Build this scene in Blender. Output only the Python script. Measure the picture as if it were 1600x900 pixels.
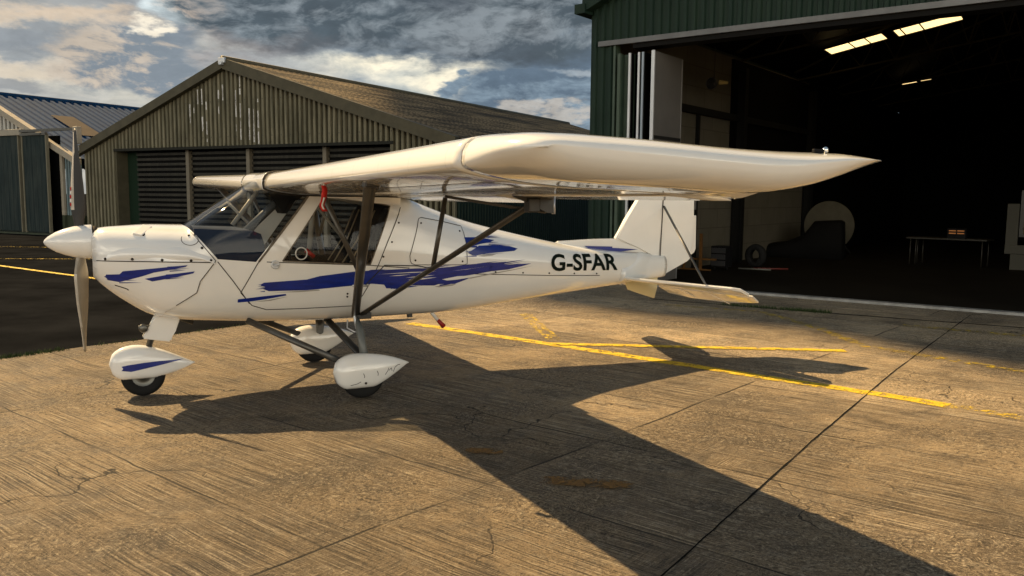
import bpy, bmesh, math, random
import numpy as np
from mathutils import Vector, Matrix, Euler
from mathutils.bvhtree import BVHTree
random.seed(7)
R = math.radians
for o in list(bpy.data.objects): bpy.data.objects.remove(o)
S = bpy.context.scene
COL = S.collection

# ---------------------------------------------------------------- camera
CAM_H = 1.6127
cam_d = bpy.data.cameras.new('camera')
cam_d.sensor_width = 36.0
cam_d.lens = 1315.93 / 1600 * 36
cam_d.clip_end = 3000; cam_d.clip_start = 0.05
cam = bpy.data.objects.new('camera', cam_d); COL.objects.link(cam)
cam.location = (0, 0, CAM_H)
cam.matrix_world = (Matrix.Translation((0, 0, CAM_H)) @ Matrix.Rotation(R(90 - 6.2453), 4, 'X')
                    @ Matrix.Rotation(R(0.4868), 4, 'Z'))
S.camera = cam

# ---------------------------------------------------------------- light
S.view_settings.view_transform = 'Standard'
S.view_settings.look = 'None'
S.view_settings.exposure = 1.02
S.view_settings.gamma = 1.0
SUN_DIR = Vector((-0.8378, 0.6017, 1.0)).normalized()       # towards the sun
SUN_EL = math.asin(SUN_DIR.z)
SUN_AZ = math.atan2(SUN_DIR.x, SUN_DIR.y)                    # clockwise from +Y
sd = bpy.data.lights.new('sun', 'SUN'); sd.energy = 5.0; sd.angle = R(0.55); sd.color = (1.0, 0.71, 0.37)
so = bpy.data.objects.new('sun', sd); COL.objects.link(so)
so.rotation_euler = SUN_DIR.to_track_quat('Z', 'Y').to_euler()
so.location = (-20, 15, 25)


class NT:
    """small node-tree helper"""
    def __init__(s, nt):
        s.nt = nt; s.n = nt.nodes; s.l = nt.links
    def new(s, t, **kw):
        n = s.n.new(t)
        for k, v in kw.items(): setattr(n, k, v)
        return n
    def put(s, sock, v):
        if isinstance(v, bpy.types.NodeSocket): s.l.new(v, sock)
        elif v is not None:
            if hasattr(sock.default_value, '__len__') and not hasattr(v, '__len__'): v = (v,) * len(sock.default_value)
            if hasattr(sock.default_value, '__len__') and len(sock.default_value) == 4 and len(v) == 3: v = (*v, 1)
            sock.default_value = v
    def math(s, op, a, b=None, c=None, clamp=False):
        n = s.new('ShaderNodeMath', operation=op); n.use_clamp = clamp
        s.put(n.inputs[0], a)
        if b is not None: s.put(n.inputs[1], b)
        if c is not None: s.put(n.inputs[2], c)
        return n.outputs[0]
    def vmath(s, op, a, b=None):
        n = s.new('ShaderNodeVectorMath', operation=op); s.put(n.inputs[0], a)
        if b is not None:
            if op == 'SCALE': s.put(n.inputs[3], b)
            else: s.put(n.inputs[1], b)
        return n.outputs['Value'] if op in ('DOT_PRODUCT', 'LENGTH') else n.outputs[0]
    def mix(s, f, a, b, mode='MIX'):
        n = s.new('ShaderNodeMix', data_type='RGBA', blend_type=mode); n.clamp_factor = True
        s.put(n.inputs[0], f); s.put(n.inputs[6], a); s.put(n.inputs[7], b); return n.outputs[2]
    def mapr(s, v, a, b, c=0.0, d=1.0, smooth=False):
        n = s.new('ShaderNodeMapRange'); n.clamp = True
        if smooth: n.interpolation_type = 'SMOOTHSTEP'
        for i, x in enumerate((v, a, b, c, d)): s.put(n.inputs[i], x)
        return n.outputs[0]
    def noise(s, vec, scale, detail=4, rough=.5, dist=0.0):
        n = s.new('ShaderNodeTexNoise')
        if vec is not None: s.put(n.inputs['Vector'], vec)
        n.inputs['Scale'].default_value = scale; n.inputs['Detail'].default_value = detail
        n.inputs['Roughness'].default_value = rough; n.inputs['Distortion'].default_value = dist
        return n.outputs['Fac']
    def mapping(s, vec, rot=(0, 0, 0), scale=(1, 1, 1), loc=(0, 0, 0)):
        n = s.new('ShaderNodeMapping'); s.put(n.inputs[0], vec)
        n.inputs['Rotation'].default_value = rot; n.inputs['Scale'].default_value = scale; n.inputs['Location'].default_value = loc
        return n.outputs[0]
    def sep(s, v):
        n = s.new('ShaderNodeSeparateXYZ'); s.put(n.inputs[0], v); return n.outputs
    def comb(s, x, y, z):
        n = s.new('ShaderNodeCombineXYZ'); s.put(n.inputs[0], x); s.put(n.inputs[1], y); s.put(n.inputs[2], z); return n.outputs[0]


# ---------------------------------------------------------------- world: blue sky behind broken evening cloud
W = bpy.data.worlds.new('World'); S.world = W; W.use_nodes = True
W.node_tree.nodes.clear(); k = NT(W.node_tree)
sky = k.new('ShaderNodeTexSky', sky_type='NISHITA'); sky.sun_disc = False
sky.sun_elevation = SUN_EL; sky.sun_rotation = SUN_AZ % (2 * math.pi); sky.air_density = 1.0; sky.dust_density = 2.0
tc = k.new('ShaderNodeTexCoord').outputs['Generated']
dx, dy, dz = k.sep(tc)
zc = k.math('MAXIMUM', dz, 0.0)
# cloud layer coordinates: stretched horizontally, perspective-compressed towards the horizon
cv = k.comb(dx, dy, k.math('MULTIPLY', dz, 2.3))
warp = k.new('ShaderNodeTexNoise'); k.put(warp.inputs['Vector'], cv); warp.inputs['Scale'].default_value = 5; warp.inputs['Detail'].default_value = 3
wv = k.vmath('SCALE', k.vmath('SUBTRACT', warp.outputs['Color'], (.5, .5, .5)), .13)
cw = k.vmath('ADD', cv, wv)
n1 = k.noise(cw, 3.3, 9, .55)
n2 = k.noise(k.vmath('ADD', cw, (-.030, .0, .050)), 3.3, 9, .55)
n3 = k.noise(cw, 13.0, 7, .6)
n3b = k.noise(k.vmath('ADD', cw, (-.012, .0, .020)), 13.0, 7, .6)
az = k.math('DIVIDE', dx, k.math('MAXIMUM', dy, .05))        # direction coordinates of the forward sky
el = k.math('DIVIDE', dz, k.math('MAXIMUM', dy, .05))
fwd = k.mapr(dy, .05, .3)
def blob(cx, cz, rx, rz, soft=1.0):
    a = k.math('DIVIDE', k.math('SUBTRACT', az, cx), rx); b = k.math('DIVIDE', k.math('SUBTRACT', el, cz), rz)
    d = k.math('SQRT', k.math('ADD', k.math('MULTIPLY', a, a), k.math('MULTIPLY', b, b)))
    return k.math('MULTIPLY', k.mapr(d, 1 + soft * .5, 1 - soft * .5, smooth=True), fwd)
wn = k.new('ShaderNodeTexNoise'); k.put(wn.inputs['Vector'], k.vmath('MULTIPLY', cv, (1, 1, 1.15))); wn.inputs['Scale'].default_value = 7.5; wn.inputs['Detail'].default_value = 10; wn.inputs['Roughness'].default_value = .60
wr, wg, wb_ = k.sep(k.vmath('SUBTRACT', wn.outputs['Color'], (.5, .5, .5)))
azd = k.math('ADD', az, k.math('MULTIPLY', wr, .26)); eld = k.math('ADD', el, k.math('MULTIPLY', wg, .13))
def shape(cx, cz, rx, rz, soft=.35):
    a = k.math('DIVIDE', k.math('SUBTRACT', azd, cx), rx); b = k.math('DIVIDE', k.math('SUBTRACT', eld, cz), rz)
    d = k.math('SQRT', k.math('ADD', k.math('MULTIPLY', a, a), k.math('MULTIPLY', b, b)))
    return k.math('MULTIPLY', k.mapr(d, 1 + soft, 1 - soft, smooth=True), fwd)
mx = lambda a, b: k.math('MAXIMUM', a, b)
ml = lambda a, b: k.math('MULTIPLY', a, b)
n4 = k.noise(cw, 26, 8, .66); n4b = k.noise(k.vmath('ADD', cw, (-.006, .0, .010)), 26, 8, .66)
left = k.mapr(az, -.10, -.42)
puff = k.mapr(edge_ := k.math('ADD', k.math('MULTIPLY', k.math('SUBTRACT', n1, n2), 3.2), k.math('ADD', k.math('MULTIPLY', k.math('SUBTRACT', n3, n3b), 1.7), k.math('MULTIPLY', k.math('SUBTRACT', n4, n4b), 1.3))), -.30, .34)
tone = k.mapr(k.noise(cw, 2.6, 8, .6), .34, .66)
# high veil and clear patches
strat = k.mapr(k.noise(k.mapping(cw, scale=(1, 1, 3.6)), 4.2, 8, .58), .40, .60)
veil = k.mix(left, (.15, .205, .255), (.36, .345, .30))
stratc = k.mix(left, (.115, .15, .185), (.215, .225, .235))
skyc = k.mix(strat, veil, stratc)
nish = k.vmath('SCALE', sky.outputs[0], .05)
skyc = k.mix(.12, skyc, nish)
# dark layer over the far left top, light slots
skyc = k.mix(ml(shape(-.58, .235, .20, .030, .5), .85), skyc, k.mix(puff, (.13, .15, .17), (.19, .20, .205)))
skyc = k.mix(ml(shape(-.60, .175, .13, .016, .5), .8), skyc, (.15, .17, .19))
skyc = k.mix(ml(shape(-.54, .200, .16, .010, .7), .75), skyc, (.42, .33, .24))
skyc = k.mix(ml(shape(-.58, .147, .11, .010, .7), .7), skyc, (.46, .39, .30))
skyc = k.mix(shape(-.415, .215, .040, .030, .5), skyc, (.44, .50, .51))
# cumulus left of the gable, warm on its sunward side
cum = mx(shape(-.455, .165, .075, .038), shape(-.40, .135, .07, .022))
cumc = k.mix(k.mapr(k.math('ADD', puff, ml(k.math('SUBTRACT', -.455, az), 5.0)), .30, .95), (.14, .165, .19), (.33, .285, .235))
skyc = k.mix(cum, skyc, cumc)
skyc = k.mix(ml(shape(-.455, .192, .022, .007, .6), .9), skyc, (.62, .56, .45))
skyc = k.mix(ml(shape(-.585, .128, .05, .009, .5), .8), skyc, (.17, .18, .19))
# bright slot under the long bank
skyc = k.mix(shape(-.09, .138, .125, .020, .45), skyc, k.mix(k.mapr(n3, .4, .6), (.34, .36, .34), (.58, .53, .41)))
skyc = k.mix(ml(shape(-.25, .135, .08, .014, .6), .6), skyc, (.30, .31, .30))
# lower right clouds
low_ = mx(shape(.03, .130, .085, .030), shape(.08, .165, .09, .035))
low_ = mx(low_, mx(shape(-.055, .130, .030, .013), shape(.08, .10, .10, .018)))
skyc = k.mix(low_, skyc, k.mix(puff, (.075, .105, .140), (.14, .185, .225)))
skyc = k.mix(ml(shape(.045, .094, .05, .006, .7), .7), skyc, (.34, .31, .27))
skyc = k.mix(ml(shape(.085, .150, .035, .006, .7), .6), skyc, (.28, .31, .33))
# the long dark bank across the top
bank_ = mx(mx(shape(-.26, .215, .155, .066, .25), shape(-.05, .215, .19, .058, .25)), shape(-.33, .265, .10, .06, .3))
bankc = k.mix(puff, (.042, .052, .062), (.150, .168, .182))
bankc = k.mix(ml(tone, .35), bankc, (.100, .145, .175))
bankc = k.mix(ml(k.mapr(eld, .185, .150), .55), bankc, (.055, .066, .082))
bankc = k.mix(ml(shape(.0, .235, .13, .022, .5), .75), bankc, (.045, .055, .068))
bankc = k.mix(ml(k.mapr(azd, -.33, -.41), ml(k.mapr(puff, .25, .8), .9)), bankc, (.33, .25, .185))
bankc = k.mix(ml(ml(k.mapr(azd, -.14, -.34), k.mapr(eld, .185, .155)), .5), bankc, (.24, .19, .165))
skyc = k.mix(bank_, skyc, bankc)
skyc = k.vmath('SCALE', skyc, k.mapr(n4, .3, .7, .74, .98))
# sunlit cloud banks low in the sky behind the photographer, opposite the sun
back = k.math('MULTIPLY', k.mapr(dy, -.05, -.50, smooth=True), k.mapr(dz, .50, .20, smooth=True))
skyc = k.mix(k.mapr(dz, .35, .6), skyc, k.mix(.6, skyc, (.045, .075, .115)))
bankn = k.mapr(k.noise(cw, 3.0, 6, .55), .38, .58)
bank = k.mix(bankn, (.26, .28, .30), (1.65, 1.50, 1.20))
skyc = k.mix(back, skyc, bank)
below = k.mapr(dz, -.02, .0)
skyc = k.mix(below, (.10, .09, .08), skyc)
bg = k.new('ShaderNodeBackground'); k.put(bg.inputs[0], k.vmath('SCALE', skyc, 10.0)); bg.inputs[1].default_value = 0.1
wo = k.new('ShaderNodeOutputWorld'); k.l.new(bg.outputs[0], wo.inputs[0])

# ---------------------------------------------------------------- materials
MATS = {}
def mat(name, col, rough=.5, metal=0.0, coat=0.0, var=0.0, vscale=3.0, bump=0.0, bscale=40.0, rvar=0.0, emit=None, es=0, coord='Object', stretch=(1, 1, 1), col2=None, spec=None):
    if spec is None: spec = .5 if rough < .6 else (.25 if max(col) > .05 else .06)
    if name in MATS: return MATS[name]
    m = bpy.data.materials.new(name); m.use_nodes = True
    q = NT(m.node_tree); b = m.node_tree.nodes['Principled BSDF']
    c = q.new('ShaderNodeTexCoord').outputs[coord]; c = q.mapping(c, scale=stretch)
    if var or col2:
        n = q.noise(c, vscale, 6, .6)
        f = q.mapr(n, .35, .65)
        dark = col2 or tuple(x * (1 - var) for x in col)
        q.put(b.inputs['Base Color'], q.mix(f, dark, col))
    else: q.put(b.inputs['Base Color'], col)
    if rvar:
        q.put(b.inputs['Roughness'], q.mapr(q.noise(c, vscale * 2, 5, .6), .3, .7, rough, rough + rvar))
    else: b.inputs['Roughness'].default_value = rough
    b.inputs['Metallic'].default_value = metal; b.inputs['Coat Weight'].default_value = coat; b.inputs['Coat Roughness'].default_value = .04
    b.inputs['Specular IOR Level'].default_value = spec
    if bump:
        bn = q.new('ShaderNodeBump'); bn.inputs['Strength'].default_value = bump; bn.inputs['Distance'].default_value = .01
        q.put(bn.inputs['Height'], q.noise(c, bscale, 4, .6)); q.l.new(bn.outputs[0], b.inputs['Normal'])
    if emit: q.put(b.inputs['Emission Color'], emit); b.inputs['Emission Strength'].default_value = es
    MATS[name] = m; return m

def roof_streaks():
    m = bpy.data.materials.new('streaked_brown_roof'); m.use_nodes = True; q = NT(m.node_tree); b = m.node_tree.nodes['Principled BSDF']
    c = q.new('ShaderNodeTexCoord').outputs['Object']
    n = q.noise(q.mapping(c, scale=(5.5, .35, 5.5)), 1.6, 7, .7); n2 = q.noise(q.mapping(c, scale=(1, .12, 1)), 1.1, 4, .6)
    cc = q.mix(q.mapr(n, .42, .60), (.045, .036, .024), (.24, .18, .105)); cc = q.mix(q.math('MULTIPLY', q.mapr(n2, .50, .60), .8), cc, (.020, .020, .018))
    q.put(b.inputs['Base Color'], cc); b.inputs['Roughness'].default_value = .85; b.inputs['Specular IOR Level'].default_value = .2
    return m
ROOFS = roof_streaks()
PAINT = mat('cream_white_paint', (.84, .83, .79), .10, coat=1.0, var=.05, vscale=2.2, bump=.020, bscale=3.0, rvar=.10)
PAINTW = mat('white_paint', (.83, .83, .81), .10, coat=1.0, var=.04, vscale=2.2, bump=.018, bscale=4, rvar=.10)
BLUE = mat('blue_paint', (.003, .022, .24), .30, coat=.15, var=.35, vscale=9, stretch=(1, 1, 5))
INK = mat('dark_green_lettering', (.004, .009, .006), .6, spec=.1)
SEAM = mat('seam_gap', (.035, .03, .025), .8)
STRUT = mat('grey_strut_metal', (.085, .080, .070), .36, metal=.5, coat=.2, var=.25, vscale=6)
DARKM = mat('dark_metal', (.05, .05, .048), .4, metal=.4, var=.3, vscale=12)
RUB = mat('tyre_rubber', (.018, .018, .018), .75, bump=.4, bscale=80)
RIM = mat('rim_metal', (.13, .13, .12), .35, metal=.8)
BLKP = mat('black_plastic', (.012, .012, .013), .6, var=.3, vscale=8)
DASH = mat('navy_vinyl', (.006, .016, .042), .6, spec=.15)
SEATM = mat('seat_fabric', (.02, .02, .022), .9, bump=.4, bscale=120)
TUBE = mat('cream_tube', (.55, .50, .42), .35, var=.1)
BLADE = mat('blade_shade_dark', (.022, .020, .018), .45, coat=.0, var=.3, vscale=7, stretch=(1, 1, .3))  # upper blade only: its shade is put into this near-black colour
BLADEF = mat('blade_leading_strip', (.55, .50, .42), .3, coat=.3, var=.25, vscale=10)
REDM = mat('red_ribbon', (.50, .018, .012), .6, var=.3, vscale=30)
WHT = mat('plain_white', (.75, .73, .69), .6)

def glass_mat():
    m = bpy.data.materials.new('clear_acrylic'); m.use_nodes = True; q = NT(m.node_tree); m.node_tree.nodes.clear()
    t = q.new('ShaderNodeBsdfTransparent'); t.inputs[0].default_value = (.90, .93, .94, 1)
    g = q.new('ShaderNodeBsdfGlossy'); g.inputs['Roughness'].default_value = .03
    lw = q.new('ShaderNodeFresnel'); lw.inputs[0].default_value = 1.5
    mx = q.new('ShaderNodeMixShader'); q.l.new(q.math('MULTIPLY', lw.outputs[0], .6, clamp=True), mx.inputs[0])
    q.l.new(t.outputs[0], mx.inputs[1]); q.l.new(g.outputs[0], mx.inputs[2])
    o = q.new('ShaderNodeOutputMaterial'); q.l.new(mx.outputs[0], o.inputs[0]); return m
GLASS = glass_mat()

def wing_mat():
    """doped fabric: faint ribs telegraphing through, slight billow"""
    m = bpy.data.materials.new('wing_fabric'); m.use_nodes = True; q = NT(m.node_tree); b = m.node_tree.nodes['Principled BSDF']
    c = q.new('ShaderNodeTexCoord').outputs['Object']; x, y, z = q.sep(c)
    f = q.math('ABSOLUTE', q.math('SUBTRACT', q.math('FRACT', q.math('DIVIDE', y, .42)), .5))
    rib = q.mapr(f, .485, .5, 0, 1, True)
    sag = q.math('MULTIPLY', q.math('MULTIPLY', f, f), 4)
    n = q.noise(q.mapping(c, scale=(1, .45, 1)), 5.5, 3, .5, .6)
    h = q.math('ADD', q.math('MULTIPLY', sag, 1.0), q.math('MULTIPLY', n, 1.6))
    bn = q.new('ShaderNodeBump'); bn.inputs['Strength'].default_value = .55; bn.inputs['Distance'].default_value = .012
    q.put(bn.inputs['Height'], q.math('MULTIPLY', q.math('ADD', h, q.math('MULTIPLY', rib, .5)), q.mapr(x, 1.60, 1.85))); q.l.new(bn.outputs[0], b.inputs['Normal'])
    q.put(b.inputs['Base Color'], q.mix(q.math('MULTIPLY', rib, .2), (.82, .80, .75), (.40, .37, .33)))
    b.inputs['Roughness'].default_value = .14; b.inputs['Coat Weight'].default_value = .9; b.inputs['Coat Roughness'].default_value = .05
    return m
WING = wing_mat()

def concrete_mat():
    m = bpy.data.materials.new('brushed_old_concrete'); m.use_nodes = True; q = NT(m.node_tree); b = m.node_tree.nodes['Principled BSDF']
    c = q.new('ShaderNodeTexCoord').outputs['Object']
    ws = q.new('ShaderNodeTexNoise'); q.put(ws.inputs['Vector'], c); ws.inputs['Scale'].default_value = 1.3; ws.inputs['Detail'].default_value = 5
    off = q.vmath('SUBTRACT', ws.outputs['Color'], (.5, .5, .5))
    cs = q.vmath('ADD', c, q.vmath('SCALE', off, .05)); cw = q.vmath('ADD', c, q.vmath('SCALE', off, .5))
    # tined and brushed grooves: mostly along the slabs, crossed by other passes
    g1 = q.noise(q.mapping(q.mapping(cs, rot=(0, 0, R(40))), scale=(.55, 40, 1)), 2.4, 6, .70)
    g2 = q.noise(q.mapping(q.mapping(cs, rot=(0, 0, R(8))), scale=(1.6, 42, 1)), 2.4, 6, .72)
    g3 = q.noise(q.mapping(q.mapping(cs, rot=(0, 0, R(-52))), scale=(1.6, 40, 1)), 2.4, 6, .72)
    g4 = q.noise(q.mapping(cw, scale=(14, 14, 1)), 3.2, 7, .80, 1.0)
    p2 = q.mapr(q.noise(c, .9, 4), .56, .66, 0, .7); p3 = q.mapr(q.noise(q.mapping(c, loc=(9, 4, 0)), 1.4, 4), .58, .68, 0, .7)
    p4 = q.mapr(q.noise(q.mapping(c, loc=(2, 7, 0)), 1.0, 4), .44, .60, .25, .80)
    g = q.sep(q.mix(p4, q.mix(p3, q.mix(p2, g1, g2), g3), g4))[0]
    fine = q.noise(c, 75, 6, .75); grit = q.noise(c, 190, 3, .7)
    big = q.noise(c, .45, 6, .62); mid = q.noise(cw, 2.6, 8, .72); sm = q.noise(c, 11, 7, .75)
    groove = q.mapr(g, .486, .440); ridge = q.mapr(g, .530, .575)
    col = q.mix(q.mapr(big, .38, .62), (.140, .108, .072), (.345, .260, .158))
    col = q.mix(q.math('MULTIPLY', q.mapr(mid, .52, .36), .65), col, (.085, .070, .054))
    col = q.mix(q.math('MULTIPLY', q.mapr(sm, .52, .62), .5), col, (.34, .29, .215))
    col = q.mix(q.math('MULTIPLY', ridge, .72), col, (.56, .47, .33))
    col = q.mix(q.math('MULTIPLY', groove, .85), col, (.030, .024, .017))
    col = q.mix(q.math('MULTIPLY', q.mapr(fine, .47, .36), .7), col, (.045, .038, .030))
    col = q.mix(q.math('MULTIPLY', q.mapr(grit, .60, .70), .6), col, (.50, .44, .34))
    # old oil and damp blotches, rust-brown spots, pale scuffs
    st = q.mapr(q.noise(q.mapping(cw, loc=(3, 1, 0)), .8, 7, .7), .57, .68)
    col = q.mix(q.math('MULTIPLY', st, .65), col, (.060, .048, .034))
    sp = q.mapr(q.noise(q.mapping(c, loc=(5, 5, 0)), 3.3, 6, .7), .66, .74)
    col = q.mix(q.math('MULTIPLY', sp, .6), col, (.12, .060, .022))
    sc = q.mapr(q.noise(q.mapping(c, loc=(1, 8, 0), rot=(0, 0, .5), scale=(1, 3, 1)), 2.1, 8, .8), .61, .72)
    col = q.mix(q.math('MULTIPLY', sc, .5), col, (.50, .44, .36))
    x2, y2, z2 = q.sep(q.mapping(c, rot=(0, 0, R(40))))
    wob = q.math('MULTIPLY', q.math('SUBTRACT', ws.outputs['Fac'], .5), .09)
    yw = q.math('ADD', y2, wob); xw = q.math('ADD', x2, wob)
    def jl(v, per, off, wid):
        f = q.math('ABSOLUTE', q.math('SUBTRACT', q.math('FRACT', q.math('DIVIDE', q.math('ADD', v, off), per)), .5))
        return q.mapr(f, wid / per, wid / per * .25)
    brk = q.mapr(q.noise(c, 1.3, 4), .38, .50, .15, 1); brk2 = q.mapr(q.noise(q.mapping(c, loc=(4, 0, 0)), 1.1, 4), .44, .54)
    jn = q.math('MAXIMUM', q.math('MULTIPLY', jl(yw, 1.14, .55, .010), brk), q.math('MULTIPLY', jl(xw, 3.7, 1.2, .013), brk2))
    # wandering shrinkage cracks
    vo = q.new('ShaderNodeTexVoronoi', feature='DISTANCE_TO_EDGE'); q.put(vo.inputs['Vector'], q.vmath('ADD', c, q.vmath('SCALE', off, 1.3))); vo.inputs['Scale'].default_value = .55
    ck = q.math('MULTIPLY', q.mapr(vo.outputs[0], .006, .0015), q.mapr(q.noise(q.mapping(c, loc=(7, 2, 0)), .7, 3), .52, .60))
    jn = q.math('MAXIMUM', jn, ck)
    # brightness painted in towards the hangar for the sun's glow, darker near left
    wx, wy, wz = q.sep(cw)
    sun_glow = q.mapr(q.math('ADD', q.math('MULTIPLY', wx, .55), q.math('MULTIPLY', wy, .28)), .6, 3.6)
    col = q.vmath('SCALE', col, q.mapr(sun_glow, 0, 1, .95, 1.65))
    # slabs differ a little in tone
    sl = q.new('ShaderNodeTexWhiteNoise', noise_dimensions='2D')
    q.put(sl.inputs['Vector'], q.comb(q.math('FLOOR', q.math('ADD', q.math('DIVIDE', q.math('ADD', x2, 1.2), 3.7), .5)), q.math('FLOOR', q.math('ADD', q.math('DIVIDE', q.math('ADD', y2, .55), 1.14), .5)), 0))
    col = q.vmath('SCALE', col, q.mapr(sl.outputs[0], 0, 1, .92, 1.26))
    col = q.mix(q.math('MULTIPLY', jn, .9), col, (.014, .012, .009))
    q.put(b.inputs['Base Color'], col)
    q.put(b.inputs['Roughness'], q.mapr(mid, .35, .65, .58, .85)); b.inputs['Specular IOR Level'].default_value = .3
    h = q.math('ADD', q.math('MULTIPLY', g, 2.2), q.math('MULTIPLY', fine, .6))
    h = q.math('ADD', h, q.math('MULTIPLY', mid, .9)); h = q.math('SUBTRACT', h, q.math('MULTIPLY', jn, .6))
    bn = q.new('ShaderNodeBump'); bn.inputs['Strength'].default_value = 1.0; bn.inputs['Distance'].default_value = .030
    q.put(bn.inputs['Height'], h); q.l.new(bn.outputs[0], b.inputs['Normal'])
    return m
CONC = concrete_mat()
ASPH = mat('dark_asphalt', (.013, .014, .016), .9, var=.5, vscale=.8, bump=.8, bscale=55, spec=.0)
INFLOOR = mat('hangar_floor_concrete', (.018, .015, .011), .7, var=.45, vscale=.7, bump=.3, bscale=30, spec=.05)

def worn_yellow(name, worn, ca=None, cb_=None):
    m = bpy.data.materials.new(name); m.use_nodes = True; q = NT(m.node_tree); b = m.node_tree.nodes['Principled BSDF']
    c = q.new('ShaderNodeTexCoord').outputs['Object']
    n = q.noise(c, 11, 7, .7); n2 = q.noise(c, 60, 4, .7)
    f = q.mapr(q.math('ADD', n, q.math('MULTIPLY', q.math('SUBTRACT', n2, .5), .5)), worn, worn + .06)
    q.put(b.inputs['Base Color'], q.mix(q.mapr(n2, .35, .6), ca or (.40, .26, .015), cb_ or (.70, .50, .02)))
    b.inputs['Roughness'].default_value = .7
    q.put(b.inputs['Alpha'], f)
    bn = q.new('ShaderNodeBump'); bn.inputs['Strength'].default_value = .6; bn.inputs['Distance'].default_value = .01
    q.put(bn.inputs['Height'], n2); q.l.new(bn.outputs[0], b.inputs['Normal'])
    return m
YEL = worn_yellow('yellow_line_paint', .415); YELW = worn_yellow('worn_yellow_line_paint', .52)
RUSTY = worn_yellow('ochre_paint_patch', .43, (.10, .045, .006), (.21, .105, .010))

def ribbed(name, col, col2, streak=.5, rough=.55, metal=.0, rust=None):
    m = bpy.data.materials.new(name); m.use_nodes = True; q = NT(m.node_tree); b = m.node_tree.nodes['Principled BSDF']
    c = q.new('ShaderNodeTexCoord').outputs['Object']
    n = q.noise(q.mapping(c, scale=(6, 6, .5)), 1.4, 6, .65); n2 = q.noise(c, 1.2, 5, .6)
    cc = q.mix(q.math('MULTIPLY', q.mapr(n, .40, .62), streak), col, col2)
    cc = q.mix(q.math('MULTIPLY', q.mapr(n2, .5, .68), .35), cc, tuple(x * .55 for x in col))
    if rust: cc = q.mix(q.math('MULTIPLY', q.mapr(q.noise(q.mapping(c, scale=(4, 4, .7)), 2.2, 7, .7), .60, .68), .8), cc, rust)
    q.put(b.inputs['Base Color'], cc); b.inputs['Roughness'].default_value = rough; b.inputs['Metallic'].default_value = metal; b.inputs['Specular IOR Level'].default_value = .2
    return m
GREENW = ribbed('dark_green_cladding', (.010, .026, .019), (.020, .040, .026), rust=None)
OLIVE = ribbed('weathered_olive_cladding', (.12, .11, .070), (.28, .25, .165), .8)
OLIVED = ribbed('dull_green_cladding', (.045, .055, .035), (.07, .08, .05), .6)  # darker green sheet for side walls, bases and sill
DOORD = ribbed('dark_door_sheet', (.030, .028, .022), (.060, .054, .040), .6, .42, .2)
BLUEG = ribbed('blue_grey_roof_sheet', (.002, .028, .085), (.005, .050, .130), .5, .85)
BROWNR = ribbed('weathered_brown_roof_sheet', (.085, .066, .042), (.17, .125, .07), .8, .8)
TEALD = ribbed('weathered_green_door_board', (.014, .026, .027), (.04, .05, .045), .8, .7)
TRIMO = mat('olive_trim', (.10, .088, .055), .6, var=.25, vscale=3)
CREAMT = mat('cream_trim', (.42, .37, .29), .6, var=.2, vscale=3)
WHITESH = ribbed('white_cladding', (.55, .53, .48), (.70, .68, .62), .5)
GREYP = mat('grey_door_panel', (.13, .125, .12), .6, var=.15, vscale=1.5)
ALU = mat('aluminium_edge', (.62, .64, .66), .35, metal=.5, var=.15)
BLOCK = None
def block_mat():
    m = bpy.data.materials.new('painted_blockwork'); m.use_nodes = True; q = NT(m.node_tree); b = m.node_tree.nodes['Principled BSDF']
    c = q.new('ShaderNodeTexCoord').outputs['Object']; x, y, z = q.sep(c)
    br = q.new('ShaderNodeTexBrick'); q.put(br.inputs['Vector'], q.comb(y, z, 0)); br.inputs['Scale'].default_value = 1
    br.inputs['Brick Width'].default_value = .95; br.inputs['Row Height'].default_value = .45; br.inputs['Mortar Size'].default_value = .012
    q.put(br.inputs['Color1'], (.115, .105, .08)); q.put(br.inputs['Color2'], (.10, .09, .068)); q.put(br.inputs['Mortar'], (.07, .06, .045))
    n = q.noise(c, 1.4, 6, .65)
    q.put(b.inputs['Base Color'], q.mix(q.math('MULTIPLY', q.mapr(n, .45, .65), .5), br.outputs[0], (.075, .07, .045))); b.inputs['Roughness'].default_value = .8
    return m
BLOCK = block_mat()
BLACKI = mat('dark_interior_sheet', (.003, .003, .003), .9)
STEELI = mat('dark_roof_steel', (.035, .030, .016), .6)

# ---------------------------------------------------------------- mesh helpers
def link(name, me, m=None, parent=None, smooth=False, loc=None):
    o = bpy.data.objects.new(name, me); COL.objects.link(o)
    if m is not None and not me.materials: me.materials.append(m)
    if smooth:
        for p in me.polygons: p.use_smooth = True
    if parent is not None: o.parent = parent
    if loc: o.location = loc
    return o
def mesh(name, verts, faces, m=None, parent=None, smooth=False, recalc=True):
    me = bpy.data.meshes.new(name); me.from_pydata([tuple(v) for v in verts], [], faces); me.update()
    if recalc:
        b = bmesh.new(); b.from_mesh(me); bmesh.ops.recalc_face_normals(b, faces=b.faces); b.to_mesh(me); b.free()
    return link(name, me, m, parent, smooth)
def from_bm(name, b, m, parent=None, smooth=False):
    bmesh.ops.recalc_face_normals(b, faces=b.faces)
    me = bpy.data.meshes.new(name); b.to_mesh(me); b.free(); return link(name, me, m, parent, smooth)
def tag(o, label=None, cat=None, group=None, kind=None):
    if label: o['label'] = label
    if cat: o['category'] = cat
    if group: o['group'] = group
    if kind: o['kind'] = kind
    return o
def empty(name, loc=(0, 0, 0), rz=0, label=None, cat=None, group=None):
    o = bpy.data.objects.new(name, None); COL.objects.link(o); o.location = loc; o.rotation_euler = (0, 0, rz)
    o.empty_display_size = .2
    return tag(o, label, cat, group)
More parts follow.
